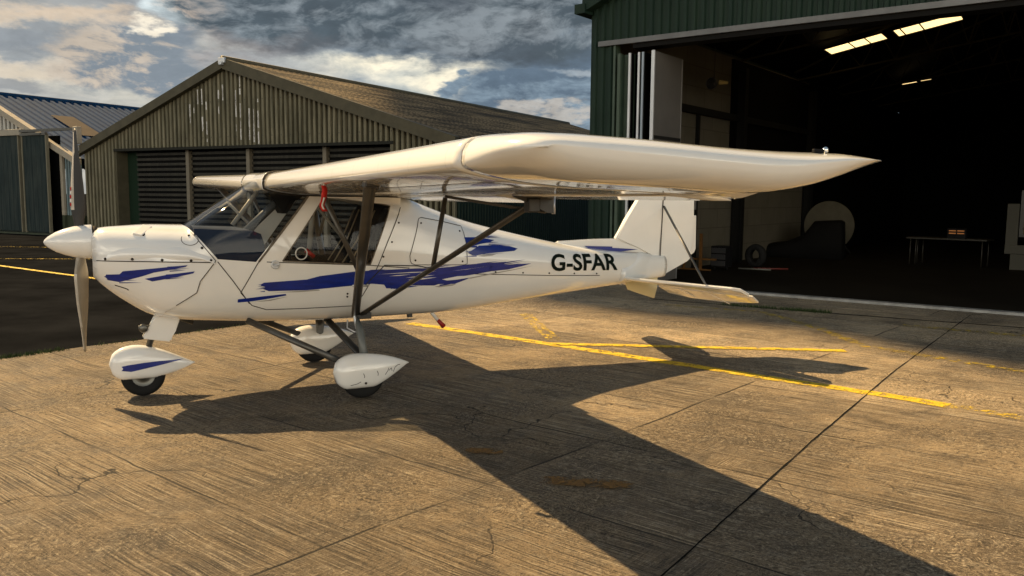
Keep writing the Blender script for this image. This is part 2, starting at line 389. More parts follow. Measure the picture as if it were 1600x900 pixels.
def bm_box(b, lo, hi, bev=0.0, M=None):
    lo = Vector(lo); hi = Vector(hi)
    vs = [b.verts.new(((lo, hi)[i & 1].x, (lo, hi)[(i >> 1) & 1].y, (lo, hi)[(i >> 2) & 1].z)) for i in range(8)]
    fs = [b.faces.new([vs[i] for i in f]) for f in ((0, 2, 3, 1), (4, 5, 7, 6), (0, 1, 5, 4), (2, 6, 7, 3), (0, 4, 6, 2), (1, 3, 7, 5))]
    if bev:
        es = list({e for f in fs for e in f.edges}); r = bmesh.ops.bevel(b, geom=es, offset=bev, segments=2, affect='EDGES', profile=.5)
        vs = list({v for f in r['faces'] for v in f.verts} | {v for v in vs if v.is_valid})
    if M is not None:
        for v in vs:
            if v.is_valid: v.co = M @ v.co
def box(name, lo, hi, m, parent=None, bev=0.0):
    b = bmesh.new(); bm_box(b, lo, hi, bev); return from_bm(name, b, m, parent)
def bm_tube(b, pts, r, seg=12, ry=None, ref=None, cap=True):
    """tube through pts; r radius (or list); ry second radius along the binormal; ref: direction of the major axis r"""
    pts = [Vector(p) for p in pts]; rings = []
    for i, p in enumerate(pts):
        t = (pts[min(i + 1, len(pts) - 1)] - pts[max(i - 1, 0)]).normalized()
        a = Vector(ref) if ref is not None else (Vector((0, 0, 1)) if abs(t.z) < .9 else Vector((1, 0, 0)))
        a = (a - t * a.dot(t)).normalized(); c = t.cross(a)
        rr = r[i] if hasattr(r, '__len__') else r; r2 = (ry[i] if hasattr(ry, '__len__') else ry) if ry is not None else rr
        rings.append([b.verts.new(p + a * rr * math.cos(2 * math.pi * j / seg) + c * r2 * math.sin(2 * math.pi * j / seg)) for j in range(seg)])
    for A, B in zip(rings, rings[1:]):
        for j in range(seg): b.faces.new((A[j], A[(j + 1) % seg], B[(j + 1) % seg], B[j]))
    if cap: b.faces.new(rings[0][::-1]); b.faces.new(rings[-1])
def tube(name, pts, r, m, parent=None, **kw):
    b = bmesh.new(); bm_tube(b, pts, r, **kw); o = from_bm(name, b, m, parent, True)
    return o
def bm_lathe(b, prof, axis_o, axis, seg=40, cap=False):
    """prof: list of (distance along axis, radius)"""
    ax = Vector(axis).normalized(); a = Vector((0, 0, 1)) if abs(ax.z) < .9 else Vector((1, 0, 0)); a = (a - ax * a.dot(ax)).normalized(); c = ax.cross(a)
    rings = [[b.verts.new(Vector(axis_o) + ax * d + (a * math.cos(2 * math.pi * j / seg) + c * math.sin(2 * math.pi * j / seg)) * max(r, 1e-4)) for j in range(seg)] for d, r in prof]
    for A, B in zip(rings, rings[1:]):
        for j in range(seg): b.faces.new((A[j], A[(j + 1) % seg], B[(j + 1) % seg], B[j]))
    if cap: b.faces.new(rings[0]); b.faces.new(rings[-1][::-1])
def loft(name, rings, m, parent=None, cap=True, closed=True, smooth=True):
    n = len(rings[0]); vs = [v for r in rings for v in r]; fs = []
    for i in range(len(rings) - 1):
        for j in range(n if closed else n - 1):
            a = i * n + j; b_ = i * n + (j + 1) % n; fs.append((a, b_, b_ + n, a + n))
    if cap: fs.append(tuple(range(n))[::-1]); fs.append(tuple(range((len(rings) - 1) * n, len(rings) * n)))
    return mesh(name, vs, fs, m, parent, smooth)
def ss(a, b, x):
    t = min(1, max(0, (x - a) / (b - a))); return t * t * (3 - 2 * t)
def curve(pts):
    """smooth monotone-ish interpolation through pts"""
    xs = [p[0] for p in pts]; ys = [p[1] for p in pts]; n = len(xs)
    d = [(ys[i + 1] - ys[i]) / (xs[i + 1] - xs[i]) for i in range(n - 1)]
    t = [d[0]] + [0 if d[i - 1] * d[i] <= 0 else 2 * d[i - 1] * d[i] / (d[i - 1] + d[i]) for i in range(1, n - 1)] + [d[-1]]
    def f(x):
        if x <= xs[0]: return ys[0] + t[0] * (x - xs[0]) * 0
        if x >= xs[-1]: return ys[-1]
        i = max(j for j in range(n - 1) if xs[j] <= x); h = xs[i + 1] - xs[i]; s = (x - xs[i]) / h
        return ((2 * s**3 - 3 * s * s + 1) * ys[i] + (s**3 - 2 * s * s + s) * h * t[i] + (-2 * s**3 + 3 * s * s) * ys[i + 1] + (s**3 - s * s) * h * t[i + 1])
    return f

# ---------------------------------------------------------------- ground
def poly(name, pts, z, m, kind='structure'):
    o = mesh(name, [(x, y, z) for x, y in pts], [tuple(range(len(pts)))], m)
    if o.data.polygons[0].normal.z < 0: o.data.flip_normals()
    if kind: o['kind'] = kind
    return o
poly('ground', [(-400, -300), (500, -300), (500, 900), (-400, 900)], -.010, ASPH)
ed = Vector((.60, .80)); e0 = Vector((-4.97, 8.06))
ragged = []
rr = random.Random(3)
for i in range(0, 121):
    s = -14 + i * .28
    pnt = e0 + ed * s + Vector((-.8, .6)) * rr.uniform(-.035, .035)
    ragged.append((pnt.x, pnt.y))
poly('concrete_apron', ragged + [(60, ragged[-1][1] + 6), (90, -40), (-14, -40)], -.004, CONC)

def stripe(name, pts, w, m, z=0.0, jag=.006, kind='structure', step=.12):
    """a painted line along pts, edges slightly uneven"""
    q = random.Random(len(pts) * 7 + int(w * 1000)); L = []; Rr = []
    P = [Vector(p) for p in pts]; out = []
    for a, b in zip(P, P[1:]):
        n = max(1, int((b - a).length / step)); out += [a.lerp(b, i / n) for i in range(n)]
    out.append(P[-1])
    for i, p in enumerate(out):
        t = (out[min(i + 1, len(out) - 1)] - out[max(i - 1, 0)]).normalized(); nn = Vector((-t.y, t.x))
        L.append(p + nn * (w / 2 + q.uniform(-jag, jag))); Rr.append(p - nn * (w / 2 + q.uniform(-jag, jag)))
    n = len(out); vs = [(v.x, v.y, z) for v in L + Rr]
    o = mesh(name, vs, [(i, i + n, i + n + 1, i + 1) for i in range(n - 1)], m, recalc=False)
    if o.data.polygons[0].normal.z < 0: o.data.flip_normals()
    if kind: o['kind'] = kind
    return o
stripe('painted_line', [(-1.3, 10.55), (-.86, 10.2), (.88, 8.74), (2.32, 7.48), (2.97, 6.95), (3.45, 6.5)], .165, YEL, jag=.012)
stripe('painted_line', [(3.45, 6.5), (4.4, 5.6), (5.6, 4.5)], .15, YELW, jag=.015)
stripe('painted_line', [(.43, 9.13), (3.56, 8.86)], .14, YEL, z=.004, jag=.01)
stripe('painted_line', [(.18, 11.51), (.48, 9.43)], .17, YELW)
stripe('painted_line', [(2.3, 12.6), (3.56, 11.9), (3.85, 10.4), (3.9, 9.19), (4.6, 8.2), (5.3, 7.2)], .15, YELW)
stripe('painted_line', [(5.03, 10.73), (6.12, 9.94), (8.2, 8.6)], .16, YELW, z=.004)
stripe('painted_line', [(-13.5, 20.1), (-11.21, 18.37), (-7.84, 15.79), (-4.6, 13.3)], .13, YEL)
stripe('painted_line', [(-16, 22.3), (-12.4, 20.3), (-8.0, 20.6)], .11, YELW)
stripe('painted_line', [(-22, 25.5), (-12.9, 24.6)], .12, YELW)
# two ochre paint remains
for (cx, cy, a, b_) in ((-.17, 5.2, .12, .055), (.43, 4.62, .25, .075)):
    q = random.Random(int(a * 100)); pts = []
    for i in range(40):
        t = i / 40 * 2 * math.pi; r = 1 + q.uniform(-.16, .16)
        c_, s_ = math.copysign(abs(math.cos(t)) ** .6, math.cos(t)), math.copysign(abs(math.sin(t)) ** .6, math.sin(t))
        X, Y = a * c_ * r, b_ * s_ * r; pts.append((cx + X * .985 + Y * .17, cy - X * .17 + Y * .985))
    poly('paint_patch', pts, .004, RUSTY)
JOINT = mat('joint_tar', (.010, .010, .009), .9)
stripe('expansion_joint', [(6.9, 12.0), (6.45, 11.75), (3.6, 7.80), (2.02, 5.50), (.65, 3.45), (-.3, 2.1)], .010, JOINT, z=.0, jag=.003)
stripe('drain_channel', [(2.2, 13.35), (4.08, 12.08), (6.52, 10.6), (14, 6.0)], .05, JOINT, z=.0, jag=.006)

# ---------------------------------------------------------------- corrugated sheets (real profile)
def profile(L, pitch, amp, kind='trap'):
    pts = []; n = int(L / pitch); x = 0
    if kind == 'slat':
        while x < L:
            for f, h in ((0, 0), (.46, 0), (.48, 1), (.96, 1), (.98, 0)):
                if x + f * pitch < L: pts.append((x + f * pitch, h * amp))
            x += pitch
        pts.append((L, 0)); return pts
    sh = ((0, 0), (.30, 0), (.42, 1), (.78, 1), (.90, 0)) if kind == 'trap' else ((0, 0), (.17, .25), (.33, .75), (.5, 1), (.67, .75), (.83, .25))
    while x < L:
        for f, h in sh:
            xx = x + f * pitch
            if xx < L: pts.append((xx, h * amp))
        x += pitch
    pts.append((L, 0)); return pts
def shade_recesses(o, dark):
    """recess faces between raised slats get a dark colour that paints in their shade"""
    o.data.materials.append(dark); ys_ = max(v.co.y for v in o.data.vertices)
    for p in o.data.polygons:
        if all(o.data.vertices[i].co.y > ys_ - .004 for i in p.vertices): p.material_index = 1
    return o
def wallsheet(name, t0, t1, y, zb, zt, m, parent, pitch=.16, amp=.03, kind='trap'):
    """vertical ribs; zb and zt are numbers or functions of t; ribs stick out towards -y"""
    f = lambda g, t: g(t) if callable(g) else g
    pr = profile(t1 - t0, pitch, amp, kind); n = len(pr)
    vs = [(t0 + x, y - h, f(zb, t0 + x)) for x, h in pr] + [(t0 + x, y - h, f(zt, t0 + x)) for x, h in pr]
    return mesh(name, vs, [(i, i + 1, i + 1 + n, i + n) for i in range(n - 1)], m, parent, recalc=False)
def sheet_h(name, t0, t1, y, z0, z1, m, parent, pitch=.16, amp=.03):
    """horizontal ribs"""
    pr = profile(z1 - z0, pitch, amp, 'slat'); n = len(pr)
    vs = [(t0, y - h, z0 + x) for x, h in pr] + [(t1, y - h, z0 + x) for x, h in pr]
    return mesh(name, vs, [(i, i + n, i + 1 + n, i + 1) for i in range(n - 1)], m, parent, recalc=False)
def roofsheet(name, A, B, D, m, parent, pitch=.3, amp=.035, y0=-.25, y1=None):
    """slope from ridge A=(t,z) to eave B=(t,z), length D in y, ribs running down the slope"""
    pr = profile(D, pitch, amp); n = len(pr)
    nv = Vector((-(B[1] - A[1]), B[0] - A[0])).normalized();
    if nv.y < 0: nv = -nv
    vs = []
    for (T, Z) in (A, B):
        vs += [(T + nv.x * h, y0 + x, Z + nv.y * h) for x, h in pr]
    return mesh(name, vs, [(i, i + 1, i + 1 + n, i + n) for i in range(n - 1)], m, parent, recalc=False)
def fascia(name, A, B, m, parent, h=.28, y=(-.30, -.10)):
    """barge board along a gable edge from A to B (t,z)"""
    b = bmesh.new(); vs = []
    for yy in y:
        vs += [b.verts.new((A[0], yy, A[1] + .06)), b.verts.new((B[0], yy, B[1] + .06)), b.verts.new((B[0], yy, B[1] - h + .06)), b.verts.new((A[0], yy, A[1] - h + .06))]
    for f in ((0, 1, 2, 3), (7, 6, 5, 4), (0, 4, 5, 1), (1, 5, 6, 2), (2, 6, 7, 3), (3, 7, 4, 0)): b.faces.new([vs[i] for i in f])
    return from_bm(name, b, m, parent)

# unseen cloud-like mesh, added to cast the soft shadow over hangar and threshold
CLH = 85.0
outl = [(.0, 12.9), (1.6, 11.8), (2.75, 10.9), (3.45, 9.9), (4.15, 8.75), (4.9, 7.9), (5.7, 7.0), (7.2, 5.6), (10, 3.6), (16, .5), (30, -2), (48, 8), (55, 28), (45, 50), (25, 60), (5, 52), (-1, 38), (-.6, 24), (-.4, 16)]
cq = random.Random(11); ctr = Vector((14, 22)); vs = []; fs = []
ring0 = []
P_ = [Vector(p) for p in outl]
for a_, b_ in zip(P_, P_[1:] + P_[:1]):
    n_ = max(2, int((b_ - a_).length / .8)); ring0 += [a_.lerp(b_, i / n_) for i in range(n_)]
nr = len(ring0); lv = 7
for l_ in range(lv):
    f = l_ / (lv - 1); sc = math.cos(f * math.pi / 2 * .92)
    for p in ring0:
        jj = cq.uniform(-.25, .25) if l_ == 0 else cq.uniform(-1.2, 1.2)
        q_ = ctr + (p - ctr) * sc; q_ += (p - ctr).normalized() * (jj - (0 if l_ else .1))
        vs.append((q_.x + SUN_DIR.x / SUN_DIR.z * CLH, q_.y + SUN_DIR.y / SUN_DIR.z * CLH, CLH + 9 * math.sin(f * math.pi / 2) + (cq.uniform(-.6, .6) if l_ else 0)))
for l_ in range(lv - 1):
    for i in range(nr): fs.append((l_ * nr + i, l_ * nr + (i + 1) % nr, (l_ + 1) * nr + (i + 1) % nr, (l_ + 1) * nr + i))
fs.append(tuple(range(nr))[::-1]); fs.append(tuple(range((lv - 1) * nr, lv * nr)))
tag(mesh('shadow_blocker', vs, fs, mat('blocker_white', (.8, .8, .8), 1.0), None, True), kind='structure')

# ================================================================ middle hangar
TH2 = R(28.5); PM = (-17.197, 31.856, 0)
mh = empty('corrugated_hangar', PM, -TH2, 'weathered olive corrugated hangar with wide gable and brown roof behind the airplane', 'hangar')
ridge = (9.25, 5.80); eL = (1.70, 3.14); eR = (17.95, 3.14)
zt = lambda t: (ridge[1] + (t - ridge[0]) * (ridge[1] - eL[1]) / (ridge[0] - eL[0])) if t < ridge[0] else (ridge[1] + (t - ridge[0]) * (eR[1] - ridge[1]) / (eR[0] - ridge[0]))
OP0, OP1, OPH = 3.62, 15.72, 3.07
gable = wallsheet('gable_wall', 1.86, 17.83, 0, lambda t: OPH if OP0 < t < OP1 else -.01, lambda t: zt(t) - .05, OLIVE, mh, .19, .10, 'slat')
RECESSO = mat('recess_shade', (.016, .017, .012), .8, var=.3)  # shade between the ribs put into the colour of the recesses
shade_recesses(gable, RECESSO)
# close vertical steps at the opening sides with jamb boards
box('door_jamb', (OP0 - .03, -.05, 0), (OP0 + .03, .45, OPH), TRIMO, mh)
box('door_jamb', (OP1 - .03, -.05, 0), (OP1 + .03, .45, OPH), TRIMO, mh)
box('door_header', (OP0 - .03, -.125, OPH - .02), (OP1 + .03, -.105, OPH + .07), mat('header_dark', (.03, .03, .025), .7), mh)
box('door_reveal', (OP0, .40, 0), (OP0 + .62, .47, OPH), mat('reveal_green', (.016, .032, .020), .7), mh)
xs = [4.20, 6.96, 9.76, 12.95, OP1 - .03]
for a, b_ in zip(xs, xs[1:]):
    shade_recesses(sheet_h('door_panel', a + .07, b_ - .07, .34, .02, OPH - .03, DOORD, mh, .175, .05), mat('door_recess_shade', (.008, .008, .008), .9))  # door recesses coloured darker to stand for shade
for x in xs[1:-1]:
    box('door_post', (x - .075, .18, 0), (x + .075, .36, OPH - .02), mat('pale_post', (.20, .17, .12), .5, var=.2), mh, .01)
fascia('fascia', eL, ridge, TRIMO, mh, .30)
fascia('fascia', ridge, eR, TRIMO, mh, .34)
roofsheet('roof_slope', ridge, eL, 26, BROWNR, mh, .28, .04)
roofsheet('roof_slope', ridge, eR, 26, ROOFS, mh, .28, .04)
tube('ridge_cap', [(ridge[0], -.3, ridge[1] + .05), (ridge[0], 25.8, ridge[1] + .05)], .09, TRIMO, mh, seg=8)
wallsheet_pts = profile(25, .16, .035)
n_ = len(wallsheet_pts)
mesh('side_wall', [(17.83 + h, x, 0) for x, h in wallsheet_pts] + [(17.83 + h, x, 3.12) for x, h in wallsheet_pts],
     [(i, i + 1, i + 1 + n_, i + n_) for i in range(n_ - 1)], GREENW, mh, recalc=False)
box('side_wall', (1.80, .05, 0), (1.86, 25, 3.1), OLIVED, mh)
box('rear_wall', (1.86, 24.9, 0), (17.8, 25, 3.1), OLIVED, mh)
for t in (ridge[0] + .02, eL[0] + .12):
    z = zt(t); b = bmesh.new(); bm_box(b, (t - .14, -.36, z - .10), (t + .14, -.28, z + .07), .015); bm_box(b, (t - .06, -.42, z - .16), (t + .06, -.30, z - .04), .01)
    from_bm('fascia_bracket', b, ALU, mh)
# pale patches on the gable sheets: thin white strips on the rib crests
fq = random.Random(5)
clusters = [(7.55, 4.0, .25), (8.05, 4.35, .45), (8.25, 3.55, .3), (8.95, 4.5, .5), (9.65, 4.5, .55), (9.75, 3.7, .5), (10.2, 3.75, .55), (10.5, 4.1, .6), (10.35, 3.4, .3)]
vs = []; fs = []
for (t, z, ext) in clusters:
    for k_ in range(7):
        tt = 1.86 + (round((t + fq.uniform(-.14, .14) - 1.86) / .19 - .72) + .72) * .19; z0 = z + fq.uniform(-ext, ext); hgt = fq.uniform(.05, .32) * (1 + ext)
        z0 = min(z0, zt(tt) - .35 - hgt); n = 7; w0 = fq.uniform(.012, .033); s_ = len(vs)
        for j in range(n):
            zz = z0 + hgt * j / (n - 1); vs += [(tt - w0 + fq.uniform(-.004, .012), -.1035, zz), (tt + w0 - fq.uniform(-.004, .012), -.1035, zz)]
        fs += [(s_ + 2 * j, s_ + 2 * j + 1, s_ + 2 * j + 3, s_ + 2 * j + 2) for j in range(n - 1)]
b = bmesh.new(); b.from_mesh(gable.data)               # the pale strips and the rows of fixings belong to the sheeting
V_ = [b.verts.new(v) for v in vs]
for f in fs: b.faces.new([V_[i] for i in f]).material_index = 2
for zz in (3.42, 4.55):
    x = 1.86 + .72 * .19
    while x < 17.8:
        if zz < zt(x) - .4:
            n0 = len(b.faces); bm_box(b, (x - .012, -.112, zz - .012), (x + .012, -.1005, zz + .012)); b.faces.ensure_lookup_table()
            for f in b.faces[n0:]: f.material_index = 3
        x += .19 * 2
b.to_mesh(gable.data); b.free(); gable.data.materials.append(WHT); gable.data.materials.append(DARKM)

# ================================================================ left hangar
lh = empty('blue_roofed_hangar', PM, -TH2, 'low hangar with blue grey ribbed roof and tall dark sliding doors at the left edge', 'hangar')
r2 = (-4.75, 5.52); e2R = (1.5, 2.79); e2L = (-11.0, 2.79)
z2 = lambda t: r2[1] - abs(t - r2[0]) * (r2[1] - e2R[1]) / (e2R[0] - r2[0])
shade_recesses(wallsheet('gable_wall', -10.9, -1.3, .15, 3.9, lambda t: z2(t) - .04, WHITESH, lh, .26, .06, 'slat'), mat('gap_shade', (.03, .03, .03), .8))  # gaps between slats carry painted shade
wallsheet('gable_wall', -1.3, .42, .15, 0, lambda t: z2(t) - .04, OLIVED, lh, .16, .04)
shade_recesses(wallsheet('gable_wall', .44, 1.42, .15, .75, lambda t: z2(t) - .04, mat('pale_blue_slat', (.20, .27, .29), .6, var=.2), lh, .15, .05, 'slat'), mat('gap_shade', (.03, .03, .03), .8))
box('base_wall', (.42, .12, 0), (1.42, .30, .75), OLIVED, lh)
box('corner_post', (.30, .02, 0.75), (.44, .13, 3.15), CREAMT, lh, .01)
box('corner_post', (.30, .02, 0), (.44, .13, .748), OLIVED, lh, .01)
fascia('fascia', r2, e2R, CREAMT, lh, .24, (-.18, .08)); fascia('fascia', e2L, r2, CREAMT, lh, .24, (-.18, .08))
roofsheet('roof_slope', r2, e2R, 26, BLUEG, lh, .36, .05, y0=-.1)
roofsheet('roof_slope', r2, e2L, 26, BLUEG, lh, .36, .05, y0=-.1)
tube('ridge_cap', [(r2[0], -.12, r2[1] + .05), (r2[0], 25.8, r2[1] + .05)], .08, BLUEG, lh, seg=8)
box('side_wall', (1.40, .3, 0), (1.44, 25, 2.75), OLIVED, lh)
# brown rooflight patch lying on the right slope
sl = (e2R[1] - r2[1]) / (e2R[0] - r2[0])
def on_roof(t, y): return (t, y, r2[1] + (t - r2[0]) * sl + .075)
mesh('rooflight', [on_roof(-2.75, 1.75), on_roof(-2.75, 2.75), on_roof(-.75, 2.75), on_roof(-.75, 1.75)], [(0, 1, 2, 3)], mat('brown_rooflight', (.055, .035, .018), .7, var=.3), lh)
# door header beam and overhanging sliding-door rail
box('door_header', (-10.6, -.32, 3.74), (-1.42, -.02, 3.97), CREAMT, lh, .01)
b = bmesh.new(); bm_box(b, (-1.40, -.42, 3.83), (2.02, -.28, 3.92)); bm_box(b, (-1.40, -.40, 3.70), (.15, -.30, 3.80))
bm_box(b, (-.9, -.43, 3.72), (-.1, -.41, 3.80)); from_bm('door_rail', b, mat('rail_steel', (.12, .115, .10), .5, metal=.3), lh)
box('rail_end_block', (1.86, -.46, 3.34), (2.10, -.26, 3.95), CREAMT, lh, .02)
def board_door(t0, t1, y):
    b = bmesh.new(); x = t0
    while x < t1 - .01:
        x2 = min(x + .27, t1); bm_box(b, (x + .006, y, .12), (x2 - .006, y + .05, 3.72)); x = x2
    bm_box(b, (t0, y + .05, .08), (t1, y + .09, 3.74)); from_bm('sliding_door', b, TEALD, lh)
    for xx in (t0 - .02, t1 - .03): box('door_frame', (xx, y - .03, .08), (xx + .05, y + .085, 3.73), mat('door_edge', (.22, .20, .14), .6, var=.2), lh)
board_door(-5.4, -3.45, -.26); board_door(-3.30, -1.72, -.26); board_door(-1.36, .12, -.34)
box('door_reveal', (-10.6, .02, 0), (.30, .10, 3.7), BLACKI, lh)
box('door_sill', (-5.4, -.42, 0), (.30, 0.0, .07), OLIVED, lh)

# ================================================================ big hangar on the right
TH1 = R(37); PH = (5.14, 13.44, 0)
bh = empty('open_hangar', PH, -TH1, 'big dark green hangar standing wide open at right with black interior', 'hangar')
OT0, OT1, OH = -4.06, 15.5, 4.42
rB = (6.0, 9.6); eBL = (-4.66, 5.15); eBR = (16.6, 5.15)
zb = lambda t: (rB[1] - abs(t - rB[0]) * (rB[1] - eBL[1]) / (rB[0] - eBL[0]))
wallsheet('front_wall', -4.62, 16.5, -.0, lambda t: OH if OT0 < t < OT1 else -.01, lambda t: zb(t) - .05, GREENW, bh, .165, .04)
fascia('fascia', eBL, rB, GREENW, bh, .22, (-.28, -.06)); fascia('fascia', rB, eBR, GREENW, bh, .22, (-.28, -.06))
box('gutter', (-4.80, -.32, 4.97), (-4.58, 25, 5.14), GREENW, bh)
DEP = 24
mesh('side_wall', [(-4.60, .02, 0), (-4.60, DEP, 0), (-4.60, DEP, 5.1), (-4.60, .02, 5.1)], [(0, 1, 2, 3)], GREENW, bh)
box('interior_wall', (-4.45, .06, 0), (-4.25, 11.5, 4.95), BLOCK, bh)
box('interior_wall', (-4.45, 11.5, 0), (-4.25, DEP, 4.95), BLACKI, bh)  # far part of the wall coloured black for the darkness inside
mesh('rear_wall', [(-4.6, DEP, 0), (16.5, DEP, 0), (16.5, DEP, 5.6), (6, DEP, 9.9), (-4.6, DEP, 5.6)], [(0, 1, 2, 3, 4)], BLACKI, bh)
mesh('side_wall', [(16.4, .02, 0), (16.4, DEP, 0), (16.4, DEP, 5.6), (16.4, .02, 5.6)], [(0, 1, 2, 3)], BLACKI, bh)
b = bmesh.new()
for (A, B) in ((rB, eBL), (rB, eBR)):
    vs = [b.verts.new((A[0], -.2, A[1])), b.verts.new((B[0], -.2, B[1])), b.verts.new((B[0], DEP, B[1])), b.verts.new((A[0], DEP, A[1]))]; b.faces.new(vs)
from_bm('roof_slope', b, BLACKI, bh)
# opening header: pale flashing over a dark track
box('door_header', (OT0 - .35, -.10, OH - .045), (OT1, -.045, OH + .045), mat('header_flashing', (.16, .165, .17), .45, metal=.3, var=.25), bh)
box('door_track', (OT0 + .35, -.04, OH - .13), (OT1, .30, OH - .05), mat('track_dark', (.010, .010, .010), .6), bh)
box('door_jamb', (OT0 - .045, -.055, 0), (OT0 + .0, .12, OH - .05), mat('jamb_green', (.05, .085, .06), .5, var=.2), bh)
# folded door leaves standing side by side in the left of the opening
def leaf(t, y0, y1, face, edge, ew=.05, split=True):
    e = box('door_leaf', (t, y0 + .03, .05), (t + .055, y1, OH - .22), face, bh, .004)
    box('leaf_edge', (t - .008, y0, .04), (t + ew, y0 + .035, OH - .21), edge, e)
    if split: box('leaf_rail', (t + .050, y0 + .04, 2.66), (t + .068, y1 - .002, 2.72), mat('rail_black', (.02, .02, .02), .6), e)
    box('leaf_edge', (t + .0, y1, .05), (t + .062, y1 + .03, OH - .24), mat('edge_grey', (.2, .2, .2), .5), e)
leaf(-3.98, -.10, .10, mat('leaf_green', (.035, .065, .045), .5, var=.3), mat('edge_green', (.05, .08, .055), .5), .05, False)
b = bmesh.new(); bm_box(b, (-3.99, .05, .04), (-3.72, .09, OH - .22)); from_bm('door_leaf', b, mat('leaf_green', (.035, .065, .045), .5), bh)
leaf(-3.78, -.05, 1.0, BLACKI, ALU, .035, False)
leaf(-3.60, -.03, 1.05, BLACKI, ALU, .030, False)
leaf(-3.52, -.03, 1.05, BLACKI, mat('edge_blue', (.30, .36, .42), .4, metal=.4), .030, False)
leaf(-3.30, -.08, 1.02, GREYP, ALU, .055)
# steel inside
for y in (6.05, 11.3):
    b = bmesh.new(); bm_box(b, (-4.25, y, 0), (-3.97, y + .05, 4.7)); bm_box(b, (-4.22, y - .07, 0), (-4.20, y + .12, 4.7)); bm_box(b, (-3.99, y - .07, 0), (-3.97, y + .12, 4.7))
    from_bm('wall_column', b, mat('column_black', (.012, .012, .011), .6), bh)
b = bmesh.new(); bm_box(b, (-4.25, 1.9, 3.45), (-4.12, 11.4, 3.60)); from_bm('wall_rail', b, mat('column_black', (.012, .012, .011), .6), bh)
box('wall_post', (-4.25, 3.85, .03), (-4.17, 3.93, 3.445), mat('column_black', (.012, .012, .011), .6), bh)
box('wall_shade', (-4.25, 5.75, 2.5), (-4.19, 11.4, 3.44), BLACKI, bh); box('wall_shade', (-4.25, 5.75, 3.61), (-4.19, 11.4, 4.9), BLACKI, bh)  # black sheets put the inside darkness onto the upper wall
for y in (2.2, 6.4, 10.6, 14.8, 19):                     # roof trusses
    b = bmesh.new(); zt_ = 4.95
    bm_tube(b, [(-4.3, y, zt_), (6, y, 6.4), (16.3, y, zt_)], .03, seg=6)
    for i in range(1, 12):
        t = -4.3 + i * .86; zl = zt_ + (t + 4.3) / 10.3 * 1.45; zu = zb(t) - .15
        bm_tube(b, [(t, y, zl), (t + .43, y, zb(t + .43) - .15)], .018, seg=5); bm_tube(b, [(t + .43, y, zb(t + .43) - .15), (t + .86, y, zl + .12)], .018, seg=5)
    bm_tube(b, [(-4.4, y, zb(-4.4) - .1), (6, y, rB[1] - .15)], .035, seg=6)
    from_bm('roof_truss', b, STEELI, bh)
# rooflights: translucent sheets letting daylight through, set under the left slope in framed boxes
GLOW = mat('glowing_rooflight', (.8, .7, .5), .6, emit=(1.0, .70, .30), es=1.0)
def rooflight(name, quad, bars, es=1):
    """quad: four (t, n) points at height z, frame hangs from the roof slope"""
    P = [Vector((p[0], p[1], p[2])) for p in quad]
    o = mesh(name, P, [(0, 1, 2, 3)], GLOW, bh)
    b = bmesh.new()
    for a, c in ((0, 1), (1, 2), (2, 3), (3, 0)): bm_tube(b, [P[a], P[c]], .022, seg=5)
    for f in bars: bm_tube(b, [P[0].lerp(P[1], f), P[3].lerp(P[2], f)], .018, seg=5)
    from_bm('rooflight_frame', b, STEELI, o)
rooflight('rooflight', [(-3.16, 9.13, 5.5), (-1.36, 7.62, 5.5), (-1.41, 8.47, 5.5), (-3.23, 10.05, 5.5)], (.45, .72))
rooflight('rooflight', [(-1.09, 7.44, 5.5), (.52, 6.22, 5.5), (.46, 7.04, 5.5), (-1.15, 8.35, 5.5)], (.12, .42))
rooflight('rooflight', [(-3.09, 17.36, 5.5), (-2.50, 16.9, 5.5), (-2.48, 17.15, 5.5), (-3.08, 17.62, 5.5)], ())
rooflight('rooflight', [(-2.40, 16.80, 5.5), (-1.98, 16.5, 5.5), (-1.97, 16.72, 5.5), (-2.39, 17.03, 5.5)], ())
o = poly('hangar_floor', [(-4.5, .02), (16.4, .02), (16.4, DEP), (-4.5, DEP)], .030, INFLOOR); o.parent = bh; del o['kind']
box('threshold', (OT0 + .02, -.16, -.02), (OT1, .018, .034), mat('threshold_steel', (.42, .42, .40), .45, metal=.4, var=.4, vscale=5), bh)

def Hh(t, n, z=0):
    c, s = math.cos(TH1), math.sin(TH1); return (PH[0] + t * c + n * s, PH[1] - t * s + n * c, z)
# things inside the hangar
disc = empty('round_board', Hh(-3.42, 11.2, .03), -TH1, 'large pale round board standing upright in the dark at the back of the open hangar', 'board')
b = bmesh.new(); bm_lathe(b, [(0, 0.001), (0, .70), (.03, .715), (.05, .70), (.05, .001)], (0, 0, .80), (0, 1, 0), 56); from_bm('board_face', b, mat('dull_white_board', (.12, .11, .08), .7, var=.2), disc, False)
tube('leg', [(-.4, .1, .3), (-.55, .35, 0)], .02, DARKM, disc); tube('leg', [(.4, .1, .3), (.55, .35, 0)], .02, DARKM, disc)
cov_ = empty('covered_machine', Hh(-3.0, 9.3, .03), -TH1 + .2, 'low machine under a black cover in front of the round board', 'machine')
rings = []
for i, (x, h, wd) in enumerate(((-1.6, .10, .3), (-1.45, .34, .5), (-.9, .42, .62), (-.45, .62, .66), (-.2, .98, .68), (.45, 1.02, .68), (.52, .98, .66), (.56, .1, .62))):
    rings.append([(x, wd * math.copysign(abs(math.cos(a)) ** .5, math.cos(a)), h * abs(math.sin(a)) ** .5) for a in [math.pi * j / 14 for j in range(15)]])
loft('cover', rings, mat('black_cover', (.008, .008, .008), .8), cov_, closed=True)
cab = empty('tool_cabinet', Hh(-3.53, 3.83, .03), -TH1, 'small black drawer cabinet by the left wall just inside the open hangar', 'cabinet')
box('body', (-.18, -.15, .06), (.18, .2, .52), BLKP, cab, .01)
